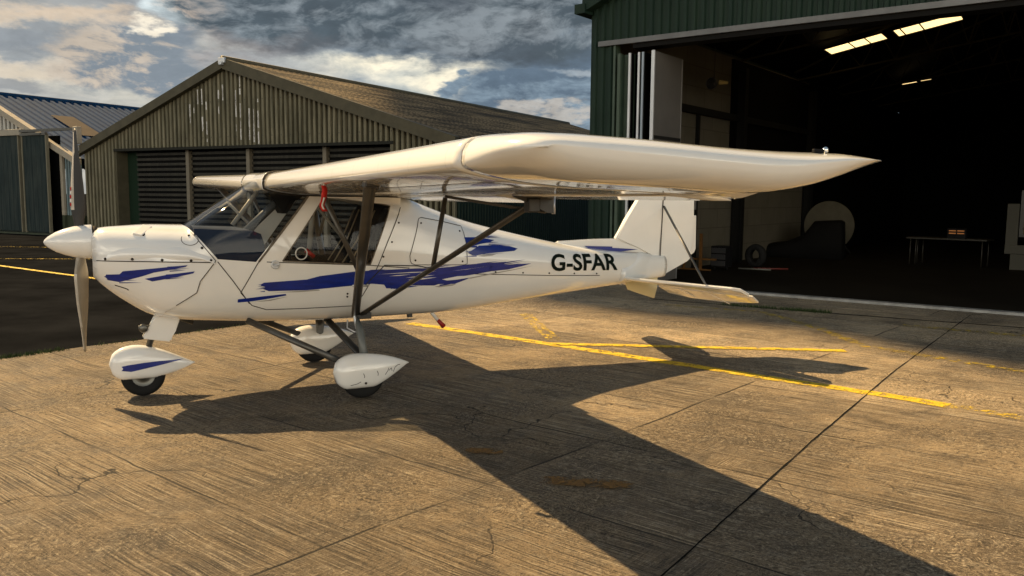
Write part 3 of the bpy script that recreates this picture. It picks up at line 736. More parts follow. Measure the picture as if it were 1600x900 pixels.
for i in range(3): box('drawer', (-.16, -.17, .09 + i * .14), (.16, -.152, .20 + i * .14), mat('drawer_grey', (.03, .03, .032), .4), cab)
for sx in (-.14, .14): 
    b = bmesh.new(); bm_lathe(b, [(-.015, .03), (.015, .03)], (sx, 0, .03), (1, 0, 0), 12, True); from_bm('castor', b, RUB, cab)
br = empty('wooden_trestle', Hh(-3.80, 3.35, .03), -TH1, 'orange wooden post and low trestle leaning by the wall beside the rudder', 'trestle')
b = bmesh.new(); bm_box(b, (-.03, -.03, 0), (.03, .03, .80), .004); from_bm('post', b, mat('orange_wood', (.16, .075, .02), .6, var=.3, vscale=10), br)
b = bmesh.new(); bm_box(b, (-.45, -.05, .0), (.25, .0, .03)); bm_box(b, (-.42, .02, .22), (.32, .12, .26)); bm_box(b, (-.42, .0, 0), (-.38, .05, .24)); from_bm('base', b, mat('orange_wood', (.36, .17, .04), .6), br)
ty = empty('spare_tyre', Hh(-3.15, 4.9, .03), -TH1, 'black tyre standing beside the tool cabinet in the hangar', 'tyre')
b = bmesh.new(); bm_lathe(b, [(-.07, .14), (-.09, .2), (-.07, .25), (0, .27), (.07, .25), (.09, .2), (.07, .14), (-.07, .14)], (0, 0, .27), (.3, 1, 0), 32); from_bm('tread', b, RUB, ty, True)
for i, (a, c, m_, lab) in enumerate(((Hh(-2.98, 4.35, .05), Hh(-2.35, 4.75, .05), mat('red_pole', (.16, .03, .025), .5), 'red and white pole lying on the hangar floor'),
                                   (Hh(-3.25, 4.15, .05), Hh(-2.55, 4.25, .05), mat('white_pole', (.14, .14, .12), .5), 'plain white pole lying on the hangar floor'))):
    o = tube('pole', [a, c], .018, m_, seg=8); tag(o, lab, 'pole')
tb = empty('workbench', Hh(.2, 8.8, .03), -TH1 - .12, 'long thin legged table standing deep inside the open hangar', 'table')
box('tabletop', (-.95, -.3, .62), (.85, .3, .66), mat('bench_top', (.022, .019, .012), .5), tb, .005)
for x in (-.85, -.72, .75):
    for y in (-.26, .26): tube('leg', [(x, y, 0), (x, y, .62)], .016, mat('leg_grey', (.02, .018, .013), .5), tb, seg=6)
rd = empty('charger', Hh(.33, 8.7, .69), -TH1, 'small box with rows of orange indicator lights on the workbench', 'charger')
box('case', (-.2, -.1, 0), (.2, .1, .24), BLKP, rd, .01)
for i in range(2):
    for j in range(2): box('indicator', (-.16 + i * .18, -.108, .11 + j * .06), (-.01 + i * .18, -.101, .135 + j * .06), mat('orange_led', (.5, .2, .05), .5, emit=(1, .30, .06), es=.04), rd)
wb = empty('notice_board', Hh(2.0, 8.4, .03), -TH1, 'framed cream board on a pale stand at the right edge of the picture', 'board')
box('board_face', (-.28, -.02, .82), (.62, .01, 1.72), mat('cream_board', (.10, .075, .03), .7, var=.2), wb, .004)
b = bmesh.new(); bm_box(b, (-.36, -.01, .75), (.70, .03, 1.80)); from_bm('frame', b, DARKM, wb)
b = bmesh.new(); bm_box(b, (-.62, -.03, .42), (-.38, .05, 1.50), .01); bm_box(b, (-.62, -.06, .36), (.1, .1, .56), .01); bm_box(b, (-.5, -.02, 0), (.5, .04, .37)); from_bm('stand', b, mat('pale_stand', (.07, .068, .055), .7), wb)
fl = empty('hanging_work_light', Hh(-3.55, 3.2, 4.0), -TH1, 'round work light hanging from the roof inside the hangar doorway', 'lamp')
b = bmesh.new(); bm_lathe(b, [(0, .02), (.02, .11), (.10, .13), (.13, .12)], (0, 0, .0), (-.3, -1, 0), 20); bm_tube(b, [(0, 0, .1), (0, 0, .75)], .008, seg=5); from_bm('lamp_housing', b, DARKM, fl)
b = bmesh.new(); bm_tube(b, [(.12, 0, .02), (.30, .0, .0)], [.05, .03], seg=10); from_bm('lamp_arm', b, mat('brass_arm', (.35, .26, .08), .5), fl)
fl2 = empty('wall_lamp', Hh(-4.05, 1.65, 3.38), -TH1, 'black cowled lamp on the inside wall beside the grey door leaf', 'lamp')
b = bmesh.new(); bm_tube(b, [(-.1, 0, -.1), (.02, 0, .0), (.22, 0, .08)], [.06, .09, .04], seg=12); bm_tube(b, [(0, 0, 0), (0, 0, -.22)], .02, seg=6); from_bm('lamp_housing', b, BLKP, fl2)

# grass growing in joints
def grass(name, line, n, seed, label, hmax=.05, wid=.05):
    q = random.Random(seed); vs = []; fs = []
    L = [Vector(p) for p in line]
    for i in range(n):
        k_ = q.randrange(len(L) - 1); f = q.random(); c = L[k_].lerp(L[k_ + 1], f) + Vector((q.gauss(0, wid), q.gauss(0, wid)))
        a = q.uniform(0, 2 * math.pi); h = q.uniform(.3, 1) * hmax; w = .004; l = q.uniform(.2, .8) * h
        dx_, dy_ = math.cos(a), math.sin(a); s = len(vs)
        vs += [(c.x - dy_ * w, c.y + dx_ * w, -.004), (c.x + dy_ * w, c.y - dx_ * w, -.004), (c.x + dx_ * l, c.y + dy_ * l, h)]
        fs.append((s, s + 1, s + 2))
    o = mesh(name, vs, fs, mat('grass_green', (.045, .075, .018), .8, var=.4, vscale=20), recalc=False); tag(o, label, 'grass', kind='stuff'); return o
grass('grass', [(-5.2, 7.75), (-4.6, 8.55)], 500, 1, 'tuft of grass at the edge of the concrete near the propeller', .05, .03)
grass('grass', [(3.2, 12.68), (4.08, 12.12), (4.5, 11.85)], 900, 2, 'dark grass growing along the drain in front of the open hangar', .06, .05)
grass('grass', [(-4.4, 8.8), (-2.6, 11.2), (0, 14.7)], 500, 3, 'thin weeds along the edge of the concrete apron behind the airplane', .04, .03)

# ================================================================ the airplane
YAW = R(26.7538)
AC = empty('light_airplane', (-3.5321, 6.3188, 0), YAW, 'high wing cream light airplane with blue brush stripes parked on the concrete', 'airplane')
def L(u, v, w): return (u, -v, w)          # v is positive towards the photographer
HW = curve([(.34, .17), (.40, .23), (.5, .29), (.65, .36), (.8, .42), (1.0, .46), (1.2, .49), (1.6, .515), (2.3, .515), (2.8, .48), (3.3, .42), (4, .33), (4.6, .25), (5.1, .18), (5.5, .11), (5.75, .065)])
TOPa = curve([(.34, 1.315), (.40, 1.340), (.55, 1.352), (.75, 1.362), (1.0, 1.358)])
TOPb = curve([(1.57, 1.735), (1.75, 1.762), (2.0, 1.755), (2.5, 1.68), (2.85, 1.575), (3.05, 1.505), (3.42, 1.385), (3.95, 1.258), (4.45, 1.155), (4.9, 1.085), (5.3, 1.045), (5.75, 1.0)])
def TOP(u):
    if u < 1.0: return TOPa(u)
    if u < 1.57: return 1.358 + (1.735 - 1.358) * (u - 1.0) / .57
    return TOPb(u)
BOT = curve([(.34, .965), (.40, .90), (.55, .775), (.75, .655), (.95, .61), (1.19, .592), (1.6, .565), (2.09, .548), (3.03, .548), (3.96, .618), (4.68, .678), (5.14, .717), (5.75, .775)])
def sec_pt(u, a, grow=0.0):
    """a in 0..2pi, 0 = near side, pi/2 = top"""
    h = HW(u) + grow; t = TOP(u) + grow; b_ = BOT(u) - grow
    wm = 1.06 if u > 1 else 1.12 - .06 * ss(.34, 1, u); wm = wm + (.90 - 1.06) * ss(3.0, 5.5, u)
    c, s = math.cos(a), math.sin(a)
    nu = 4.2 - 1.9 * ss(2.5, 3.6, u) if u > 1.3 else (2.6 + 1.6 * ss(.9, 1.3, u))
    nl = 3.4 - .8 * ss(3.0, 5.0, u) if u > 1.2 else 2.2 + 1.2 * ss(.5, 1.2, u)
    if s >= 0:
        v = h * math.copysign(abs(c) ** (2 / nu), c); z = wm + (t - wm) * abs(s) ** (2 / nu)
        k_ = (z - wm) / max(t - wm, 1e-3); v *= 1 - .07 * k_ * ss(1.0, 1.6, u)
    else:
        v = h * math.copysign(abs(c) ** (2 / nl), c); z = wm - (wm - b_) * abs(s) ** (2 / nl)
        k_ = (wm - z) / max(wm - b_, 1e-3); v *= 1 - .10 * k_
    return (u, v, z)
def ang(m=96):
    # distribute samples so that corners are well sampled
    return [2 * math.pi * j / m for j in range(m)]
def shell_bm(u0, u1, grow=0.0, step=.045, m=120, capends=(False, False)):
    b = bmesh.new(); n = max(2, int((u1 - u0) / step)); rings = []
    us = [u0 + (u1 - u0) * i / n for i in range(n + 1)]
    us += [x for x in (1.0, 1.57) if u0 < x < u1]; us = sorted(set(us))
    for u in us: rings.append([b.verts.new(L(*sec_pt(u, a, grow))) for a in ang(m)])
    for A, B in zip(rings, rings[1:]):
        for j in range(m): b.faces.new((A[j], A[(j + 1) % m], B[(j + 1) % m], B[j]))
    if capends[0]: b.faces.new(rings[0][::-1])
    if capends[1]: b.faces.new(rings[-1])
    return b
def bisect_line(b, p, q):
    """cut the whole mesh by the plane through the u-w line p-q, parallel to v"""
    d = Vector((q[0] - p[0], 0, q[1] - p[1]))
    if d.length < 1e-6: return
    nrm = Vector((-d.z, 0, d.x)).normalized()
    geom = list(b.verts) + list(b.edges) + list(b.faces)
    bmesh.ops.bisect_plane(b, geom=geom, dist=1e-5, plane_co=Vector((p[0], 0, p[1])), plane_no=nrm)
def inside(P, x, y):
    c = False; n = len(P)
    for i in range(n):
        x1, y1 = P[i]; x2, y2 = P[(i + 1) % n]
        if (y1 > y) != (y2 > y) and x < (x2 - x1) * (y - y1) / (y2 - y1) + x1: c = not c
    return c
WS = [(.95, 1.40), (1.005, 1.348), (1.19, 1.112), (1.47, 1.085), (1.895, 1.609), (1.602, 1.645), (1.535, 1.70), (1.53, 1.80)]
WN = [(1.672, 1.087), (2.24, 1.045), (2.386, 1.04), (2.584, 1.519), (2.36, 1.562), (2.027, 1.595)]
COWL = [(.30, 1.45), (.965, 1.45), (.971, 1.372), (1.175, 1.100), (1.061, .944), (1.036, .856), (.826, .705), (.70, .50), (.30, .50)]
full = shell_bm(.34, 5.75, capends=(True, True))
bmesh.ops.recalc_face_normals(full, faces=full.faces); full.normal_update()
BV = BVHTree.FromBMesh(full)
from mathutils.interpolate import poly_3d_calc
full.faces.ensure_lookup_table()
SK_F = [[(v.co.copy(), v.normal.copy()) for v in f.verts] for f in full.faces]
def skin_normal(p):
    """normal of the uncut skin nearest to p, so that cut-outs do not disturb the shading"""
    loc, n, i, d = BV.find_nearest(p); P = SK_F[i]
    if len(P) > 6: return n
    w = poly_3d_calc([q_[0] for q_ in P], loc); v = Vector((0, 0, 0))
    for k_, q_ in zip(w, P): v += q_[1] * k_
    return v.normalized() if v.length > 1e-6 else n
def skin(name, b, m, grow=0.0):
    """turn a piece of the skin into an object with the normals of the whole skin"""
    bmesh.ops.recalc_face_normals(b, faces=b.faces)
    for f in b.faces:
        c_ = f.calc_center_median(); f.normal_update()
        if f.normal.dot(skin_normal(c_)) < 0: f.normal_flip()
    ns = []
    for v in b.verts:
        n = skin_normal(v.co); ns.append(n); v.co = v.co + n * grow
    me = bpy.data.meshes.new(name); b.to_mesh(me); b.free(); o = link(name, me, m, AC, True)
    me.normals_split_custom_set_from_vertices([tuple(n) for n in ns]); return o
def surf(u, w, off=.003, side=1):
    """point on the body skin at (u, w), seen from the near (+v) side"""
    r = BV.ray_cast(Vector((u, -3 * side, w)), Vector((0, side, 0)))
    if r[0] is None: return None
    return Vector((u, r[0].y - off * side, w))
for Pn in (WS, WN, COWL):
    for i in range(len(Pn)):
        bisect_line(full, Pn[i], Pn[(i + 1) % len(Pn)])
def split(b, test):
    nb = b.copy(); bmesh.ops.delete(nb, geom=[f for f in nb.faces if not test(f)], context='FACES')
    return nb
cen = lambda f: (f.calc_center_median().x, f.calc_center_median().z)
isW = lambda f: inside(WS, *cen(f)); isN = lambda f: inside(WN, *cen(f)); isC = lambda f: inside(COWL, *cen(f)) and not isW(f)
def solid(o, t=.012, off=-1):
    m_ = o.modifiers.new('skin', 'SOLIDIFY'); m_.thickness = t; m_.offset = off; return o
body = skin('fuselage', split(full, lambda f: not isW(f) and not isN(f) and not isC(f)), PAINT)
gw = skin('windscreen', split(full, isW), GLASS)
for s in (1, -1):
    skin('side_window', split(full, lambda f: isN(f) and -f.calc_center_median().y * s > 0), GLASS)
cowl = skin('cowling', split(full, isC), PAINTW, .006)
full.free()
# dark lining of the cockpit tub, floor and rear bulkhead
lb = shell_bm(1.05, 2.95, grow=-.02)
bisect_line(lb, (0, 1.075), (5, 1.035))
bmesh.ops.delete(lb, geom=[f for f in lb.faces if f.calc_center_median().z > 1.075 - .008 * f.calc_center_median().x + .012], context='FACES')
from_bm('cabin_lining', lb, BLKP, AC, True)
mesh('rear_bulkhead', [L(*sec_pt(2.62, a, -.02)) for a in ang(48)], [tuple(range(48))], BLKP, AC)
mesh('firewall', [L(*sec_pt(1.04, a, -.02)) for a in ang(48)], [tuple(range(48))], BLKP, AC)

def ribbon(name, pts, wid, m, parent, off=.0035, side=1, step=.03):
    P = [Vector((p[0], p[1])) for p in pts]; out = []
    for a, b_ in zip(P, P[1:]):
        n = max(1, int((b_ - a).length / step)); out += [a.lerp(b_, i / n) for i in range(n)]
    out.append(P[-1]); A = []; B = []
    for i, p in enumerate(out):
        t = (out[min(i + 1, len(out) - 1)] - out[max(i - 1, 0)]).normalized(); nn = Vector((-t.y, t.x)) * wid / 2
        a = surf(p.x + nn.x, p.y + nn.y, off, side); c = surf(p.x - nn.x, p.y - nn.y, off, side)
        if a is None or c is None: continue
        A.append(a); B.append(c)
    n = len(A)
    return mesh(name, A + B, [(i, i + 1, i + 1 + n, i + n) for i in range(n - 1)], m, parent, recalc=False)
def paint(name, polys, m, parent, off=.0040, side=1):
    """brush shapes given in the (u, w) side view, wrapped on the skin; each stroke lies a hair above the last"""
    VS = []; FS = []
    for k_, P in enumerate(polys):
        b = bmesh.new(); b.faces.new([b.verts.new((x, 0, z)) for x, z in P])
        x0 = min(v.co.x for v in b.verts); x1 = max(v.co.x for v in b.verts); z0 = min(v.co.z for v in b.verts); z1 = max(v.co.z for v in b.verts)
        bmesh.ops.triangulate(b, faces=b.faces[:])
        x = x0 + .06
        while x < x1: bisect_line(b, (x, 0), (x, 2)); x += .06
        z = z0 + .015
        while z < z1: bisect_line(b, (0, z), (6, z)); z += .02
        for v in b.verts:
            s_ = surf(v.co.x, v.co.z, off + k_ * .00005, side)
            if s_ is not None: v.co = s_
        for f in b.faces:
            f.normal_update()
            if f.normal.y * side > 0: f.normal_flip()
        b.verts.index_update(); o_ = len(VS); VS += [v.co.copy() for v in b.verts]; FS += [tuple(o_ + v.index for v in f.verts) for f in b.faces]; b.free()
    return mesh(name, VS, FS, m, parent, True, recalc=False)
DEC = {
'cowl1': [(.374, .995), (.511, 1.002), (.534, 1.026), (.837, 1.059), (.975, 1.072), (.961, 1.058), (.74, 1.017), (.661, .988), (.509, .94), (.381, .961)],
'cowl2': [(.678, .969), (.835, 1.001), (1.023, 1.023), (1.013, 1.008), (.87, .977), (.729, .949)],
'main': [(1.509, .91), (1.528, .92), (1.862, .933), (1.965, .957), (2.245, .984), (2.399, .989), (2.796, .991), (3.042, .983), (3.291, 1.005), (3.497, 1.011), (3.709, 1.015), (3.702, 1.003), (3.511, .987), (3.599, .984), (3.772, .989), (3.986, .989), (3.879, .967), (3.731, .943), (3.552, .934), (3.364, .913), (3.246, .901), (3.285, .890), (3.334, .883), (3.182, .837), (3.042, .849), (2.98, .833), (2.85, .84), (2.875, .863), (2.736, .843), (2.619, .829), (2.533, .831), (2.511, .864), (2.398, .877), (2.227, .872), (1.964, .851), (1.861, .845), (1.566, .85), (1.522, .869), (1.542, .884), (1.504, .895)],
'low': [(1.334, .793), (1.511, .809), (1.698, .822), (1.703, .809), (1.545, .785), (1.438, .772), (1.333, .766)],
'up1': [(3.284, 1.245), (3.429, 1.242), (3.611, 1.212), (3.55, 1.194), (3.442, 1.182), (3.33, 1.159), (3.304, 1.171)],
'up2': [(3.429, 1.168), (3.598, 1.169), (3.764, 1.153), (3.722, 1.143), (3.848, 1.13), (3.771, 1.124), (3.806, 1.111), (3.667, 1.104), (3.497, 1.097), (3.396, 1.083), (3.35, 1.085), (3.304, 1.109), (3.363, 1.136)],
}
sq = random.Random(21)
def spikes(anchor, n, du, spread, ln, th, sgn=1):
    out = []
    for i in range(n):
        u = anchor[0] + sq.uniform(-.03, .03); w = anchor[1] + (i / max(1, n - 1) - .5) * spread + sq.uniform(-.006, .006); l = ln * sq.uniform(.4, 1); t = th * sq.uniform(.5, 1)
        sl_ = du; P = [(u, w - t / 2), (u + sgn * l * .35, w - t * .45 + sl_ * l * .35), (u + sgn * l * .7, w - t * .2 + sl_ * l * .7), (u + sgn * l, w + sl_ * l), (u + sgn * l * .6, w + t * .35 + sl_ * l * .6), (u + sgn * l * .3, w + t * .5 + sl_ * l * .3), (u, w + t / 2)]
        out.append(P if sgn > 0 else P[::-1])
    return out
SPK = spikes((3.60, .975), 5, .10, .05, .34, .014) + spikes((3.40, .99), 4, .08, .03, .40, .010) + spikes((2.9, .985), 4, .05, .02, .3, .010) + spikes((2.60, .835), 5, .05, .03, .30, .012) + spikes((3.05, .85), 4, .09, .03, .28, .012) \
    + spikes((3.55, 1.155), 5, -.02, .05, .30, .012) + spikes((3.45, 1.225), 5, -.03, .05, .25, .012) + spikes((3.45, 1.11), 4, -.01, .03, .28, .010) + spikes((1.56, .885), 5, -.05, .06, .10, .010, -1) + spikes((2.4, .985), 3, .02, .01, .3, .007) + spikes((3.40, 1.12), 3, 0, .08, .14, .016, -1)
SPKC = spikes((.86, 1.04), 4, .05, .03, .16, .009) + spikes((.50, .955), 3, .03, .03, .2, .010) + spikes((.80, .98), 4, .06, .03, .2, .009)
for s in (1, -1):
    paint('brush_stripe', [DEC['cowl1'], DEC['cowl2']] + SPKC, BLUE, cowl, .011, s)
    paint('brush_stripe', [DEC['main'], DEC['low'], DEC['up1'], DEC['up2']] + SPK, BLUE, body, .004, s)
# white scratches of the brush effect inside the stripe
for i, pl in enumerate(([(2.70, .915), (2.83, .925), (2.98, .926), (2.85, .915)], [(2.72, .895), (2.80, .905), (3.0, .905), (2.86, .893)], [(3.05, .885), (3.2, .905), (3.33, .905), (3.40, .895), (3.2, .875), (3.10, .872)],
                       [(2.45, .955), (2.75, .962), (3.0, .958), (2.8, .955)], [(3.15, .955), (3.35, .968), (3.52, .985), (3.3, .962)], [(2.55, .935), (2.62, .94), (2.75, .942), (2.65, .934)])):
    paint('brush_highlight', [pl], PAINT, body, .0085)
GREYS = mat('grey_brush_shadow', (.36, .34, .31), .3, coat=.3)
for pl in ([(1.60, .838), (1.80, .842), (1.96, .846), (1.97, .838), (1.80, .832)], [(2.98, .825), (3.12, .833), (3.20, .835), (3.16, .822), (3.03, .814)], [(3.30, .882), (3.55, .915), (3.82, .945), (4.02, .968), (3.80, .936), (3.56, .906), (3.34, .876)], [(3.40, 1.078), (3.50, 1.088), (3.62, 1.094), (3.56, 1.076), (3.47, 1.070)], [(1.44, .765), (1.56, .778), (1.72, .800), (1.58, .770)]):
    paint('brush_shadow', [pl], GREYS, body, .0045)
SEAMS = [[(1.354, .845), (1.474, 1.061), (1.618, 1.264), (1.895, 1.609)], [(2.296, .72), (2.392, .896), (2.536, 1.212), (2.682, 1.509)],
         [(1.354, .845), (1.442, .737), (1.557, .695), (1.858, .69), (2.252, .691)], [(3.331, .92), (3.773, .892), (4.209, .865), (4.822, .837)],
         [(1.188, 1.093), (1.3, .937), (1.423, .752)], [(1.55, 1.083), (2.39, 1.032), (2.737, .996)]]
for s in (1, -1):
    for P in SEAMS: ribbon('panel_seam', P, .0065, SEAM, body, side=s)
    bd = [(2.87, 1.422), (3.074, 1.388), (3.284, 1.343), (3.296, 1.18), (3.298, 1.012), (3.27, 1.004), (3.042, 1.012), (2.790, 1.022), (2.755, 1.035), (2.742, 1.06), (2.740, 1.10), (2.803, 1.287), (2.835, 1.395), (2.845, 1.415), (2.87, 1.422)]
    ribbon('panel_seam', bd, .0055, SEAM, body, side=s)
    b = bmesh.new()
    for (u, w) in ((2.86, 1.375), (3.25, 1.30), (2.79, 1.06), (3.25, 1.035), (2.65, 1.38), (2.58, 1.22), (2.5, 1.10), (3.9, .905), (4.2, .888), (4.5, .872), (4.78, .858), (3.6, .925), (2.2, .80), (2.2, .775)):
        p_ = surf(u, w, .004, s)
        if p_ is not None: bm_lathe(b, [(0, .0085), (.004, .006), (.005, .0005)], p_, (0, -s, 0), 8)
    from_bm('fastener', b, SEAM, body)
    b = bmesh.new()
    for (u, w) in ((.42, 1.118), (.60, 1.118), (.80, 1.112), (1.0, 1.105), (1.14, 1.105), (1.08, 1.20)):
        p_ = surf(u, w, .012, s)
        if p_ is not None: bm_lathe(b, [(0, .011), (.004, .008), (.006, .0005)], p_, (0, -s, 0), 8)
    from_bm('fastener', b, SEAM, cowl)
    ribbon('panel_seam', [(.36, 1.103), (.7, 1.10), (1.0, 1.093), (1.165, 1.088)], .007, SEAM, cowl, .011, s)
    # raised cheek lip of the cowl
    A = []
    for u, w, hh in ((.40, 1.15, .012), (.47, 1.205, .03), (.62, 1.222, .034), (.85, 1.222, .034), (1.0, 1.205, .034), (1.12, 1.15, .03), (1.165, 1.115, .02)):
        p_ = surf(u, w, 0, s); q_ = surf(u, w - .05, 0, s)
        A.append((p_, Vector((p_.x, p_.y - s * .006, p_.z)), Vector((q_.x, q_.y - s * hh, q_.z - .01)), surf(u, max(w - .12, 1.108), .008, s)))
    vs = [v for a in A for v in a]; fs = [(4 * i + j, 4 * i + j + 1, 4 * i + j + 5, 4 * i + j + 4) for i in range(len(A) - 1) for j in range(3)]
    o = mesh('cowl_cheek', vs, fs, PAINTW, cowl, True)
    sb = o.modifiers.new('s', 'SUBSURF'); sb.levels = 2; sb.render_levels = 2
for s in (1, -1):
    ribbon('window_seal', WN + [WN[0]], .010, mat('edge_seal', (.20, .17, .13), .7, var=.5, vscale=30), body, .003, s)
    ribbon('cowl_edge', [(.985, 1.352), (1.175, 1.100), (1.061, .944), (1.036, .856), (.90, .76), (.826, .705), (.80, .66)], .006, SEAM, body, .008, s)
for s in (1, -1): ribbon('panel_seam', [(.36, .955), (.44, .925), (.52, .90), (.56, .885), (.57, .875)], .008, SEAM, cowl, .010, s)
# oil filler door ring on the near side of the cowl
oc = (1.0, 1.262)
ribbon('oil_door', [(oc[0] + .058 * math.cos(t), oc[1] + .042 * math.sin(t)) for t in [i * math.pi / 12 for i in range(25)]], .004, SEAM, cowl, .010)
p_ = surf(1.0, 1.29, .012); b = bmesh.new(); bm_lathe(b, [(0, .010), (.005, .008), (.006, .0005)], p_, (0, -1, 0), 8); from_bm('latch', b, SEAM, cowl)
# slanted air slot on the cowl top
b = bmesh.new(); bm_box(b, (-.045, -.10, -.004), (.03, .06, .018), .006, Matrix.Translation(L(.70, .22, 1.325)) @ Matrix.Rotation(R(14), 4, 'Y') @ Matrix.Rotation(R(-28), 4, 'Z') @ Matrix.Rotation(R(30), 4, 'X')); from_bm('air_slot', b, PAINTW, cowl)
b = bmesh.new(); bm_box(b, (.03, -.09, -.003), (.04, .05, .013), .001, Matrix.Translation(L(.70, .22, 1.325)) @ Matrix.Rotation(R(14), 4, 'Y') @ Matrix.Rotation(R(-28), 4, 'Z') @ Matrix.Rotation(R(30), 4, 'X')); from_bm('air_slot', b, SEAM, cowl)

# registration on the near side
def lettering(txt, u0, u1, w0a, w0b, hgt, side=1):
    cu = bpy.data.curves.new('reg', 'FONT'); cu.body = txt; cu.size = 1; cu.offset = .026; cu.resolution_u = 4; cu.space_character = 1.02
    to = bpy.data.objects.new('reg', cu); COL.objects.link(to)
    dg = bpy.context.evaluated_depsgraph_get(); me = bpy.data.meshes.new_from_object(to.evaluated_get(dg)); bpy.data.objects.remove(to)
    b = bmesh.new(); b.from_mesh(me); bmesh.ops.triangulate(b, faces=b.faces[:]); bmesh.ops.remove_doubles(b, verts=b.verts[:], dist=1e-4); xs_ = [v.co.x for v in b.verts]; ys_ = [v.co.y for v in b.verts]; a, c = min(xs_), max(xs_); y0, y1 = min(ys_), max(ys_)
    for v in b.verts:
        f = (v.co.x - a) / (c - a)
        if side < 0: f = 1 - f
        fu = f if side > 0 else f
        v.co = Vector((u0 + (u1 - u0) * f, 0, w0a + (w0b - w0a) * f + hgt * (v.co.y - y0) / (y1 - y0)))
    x = u0 + .03
    while x < u1: bisect_line(b, (x, 0), (x, 2)); x += .03
    z = w0b
    while z < w0a + hgt: bisect_line(b, (0, z), (6, z)); z += .012
    for v in b.verts:
        s_ = surf(v.co.x, v.co.z, .006, side)
        if s_ is not None: v.co = s_
    for f in b.faces:
        f.normal_update()
        if f.normal.y * side > 0: f.normal_flip()
    m2 = bpy.data.meshes.new('registration'); b.to_mesh(m2); b.free(); return link('registration', m2, INK, body)
lettering('G-SFAR', 4.215, 5.045, .905, .880, .165, 1)
lettering('G-SFAR', 4.215, 5.045, .905, .880, .165, -1)

# propeller and spinner
b = bmesh.new(); bm_lathe(b, [(0, .001), (.006, .018), (.03, .042), (.08, .075), (.14, .100), (.20, .117), (.26, .127), (.325, .131), (.33, .128), (.33, .001)], L(.010, 0, 1.236), (1, 0, 0), 56)
from_bm('spinner', b, PAINTW, AC, True)
b = bmesh.new(); bm_lathe(b, [(0, .12), (.03, .12)], L(.342, 0, 1.236), (1, 0, 0), 40, True); from_bm('hub_plate', b, SEAM, AC, True)
PRC = Vector(L(.255, 0, 1.236))
def blade(sgn, mtl):
    rings = []; n = 30
    for i in range(n + 1):
        r = .09 + (.852 - .09) * i / n; f = r / .854
        ch = .150 * (ss(.08, .34, f) * .55 + .45) * (1 - .60 * ss(.50, 1.0, f)) * (1 - .75 * ss(.965, 1.0, f)); th = .034 * (1 - .75 * f) + .004; pit = R(52 - 36 * f)
        ring = []
        for j in range(20):
            a = 2 * math.pi * j / 20; x = math.cos(a) * .5 * ch; y = math.sin(a) * .5 * th * (1 - .35 * math.cos(a)); 
            # chord direction: mostly tangential (y axis), pitched into u
            du = x * math.sin(pit) * 1 + y * math.cos(pit); dv = (x * math.cos(pit) - y * math.sin(pit)) * sgn
            ring.append((PRC.x + du, PRC.y - dv, PRC.z + sgn * r))
        rings.append(ring)
    return rings
for sgn, mtl in ((1, BLADE), (-1, mat('blade_tan', (.30, .26, .20), .3, coat=.4, var=.35, vscale=7, stretch=(1, 1, .3)))):
    rg = blade(sgn, mtl); bl = loft('propeller_blade', rg, mtl, AC)
    # pale worn leading strip: the edge facing the nose
    fr = []
    for ring in rg[6:30]:
        idx = sorted(range(20), key=lambda j: ring[j][0])[:1][0]; js = [(idx + d) % 20 for d in (-3, -2, -1, 0, 1, 2, 3)]
        c_ = Vector([sum(p[i] for p in ring) / 20 for i in range(3)])
        fr.append([tuple(Vector(ring[j]) + (Vector(ring[j]) - c_).normalized() * .0012) for j in js])
    vs = [p for r_ in fr for p in r_]; fs = [(7 * i + j, 7 * i + j + 1, 7 * i + j + 8, 7 * i + j + 7) for i in range(len(fr) - 1) for j in range(6)]
    mesh('leading_strip', vs, fs, BLADEF, bl, True)
    if sgn > 0:
        z0 = PRC.z + .27
        for i_, (a_, c2) in enumerate(((0, 'r'), (1, 'w'), (2, 'r'), (3, 'w'), (4, 'r'))):
            b = bmesh.new(); zz = z0 + i_ * .030
            rr_ = rg[int(round((zz - PRC.z - .09) / (.762) * 30))]
            idx = sorted(range(20), key=lambda j: rr_[j][0])[0]; pa = Vector(rr_[idx])
            bm_box(b, (pa.x - .006, pa.y - .012, zz), (pa.x + .014, pa.y + .010, zz + .024)); from_bm('blade_sticker', b, REDM if c2 == 'r' else WHT, bl)

# ---- wings
UPC = curve([(0, 0), (.004, .030), (.015, .052), (.05, .077), (.10, .086), (.20, .091), (.35, .089), (.50, .078), (.70, .052), (.85, .028), (1, .002)])
LOC = curve([(0, 0), (.004, -.012), (.015, -.019), (.05, -.027), (.10, -.033), (.20, -.038), (.35, -.034), (.60, -.019), (.80, -.009), (1, -.002)])
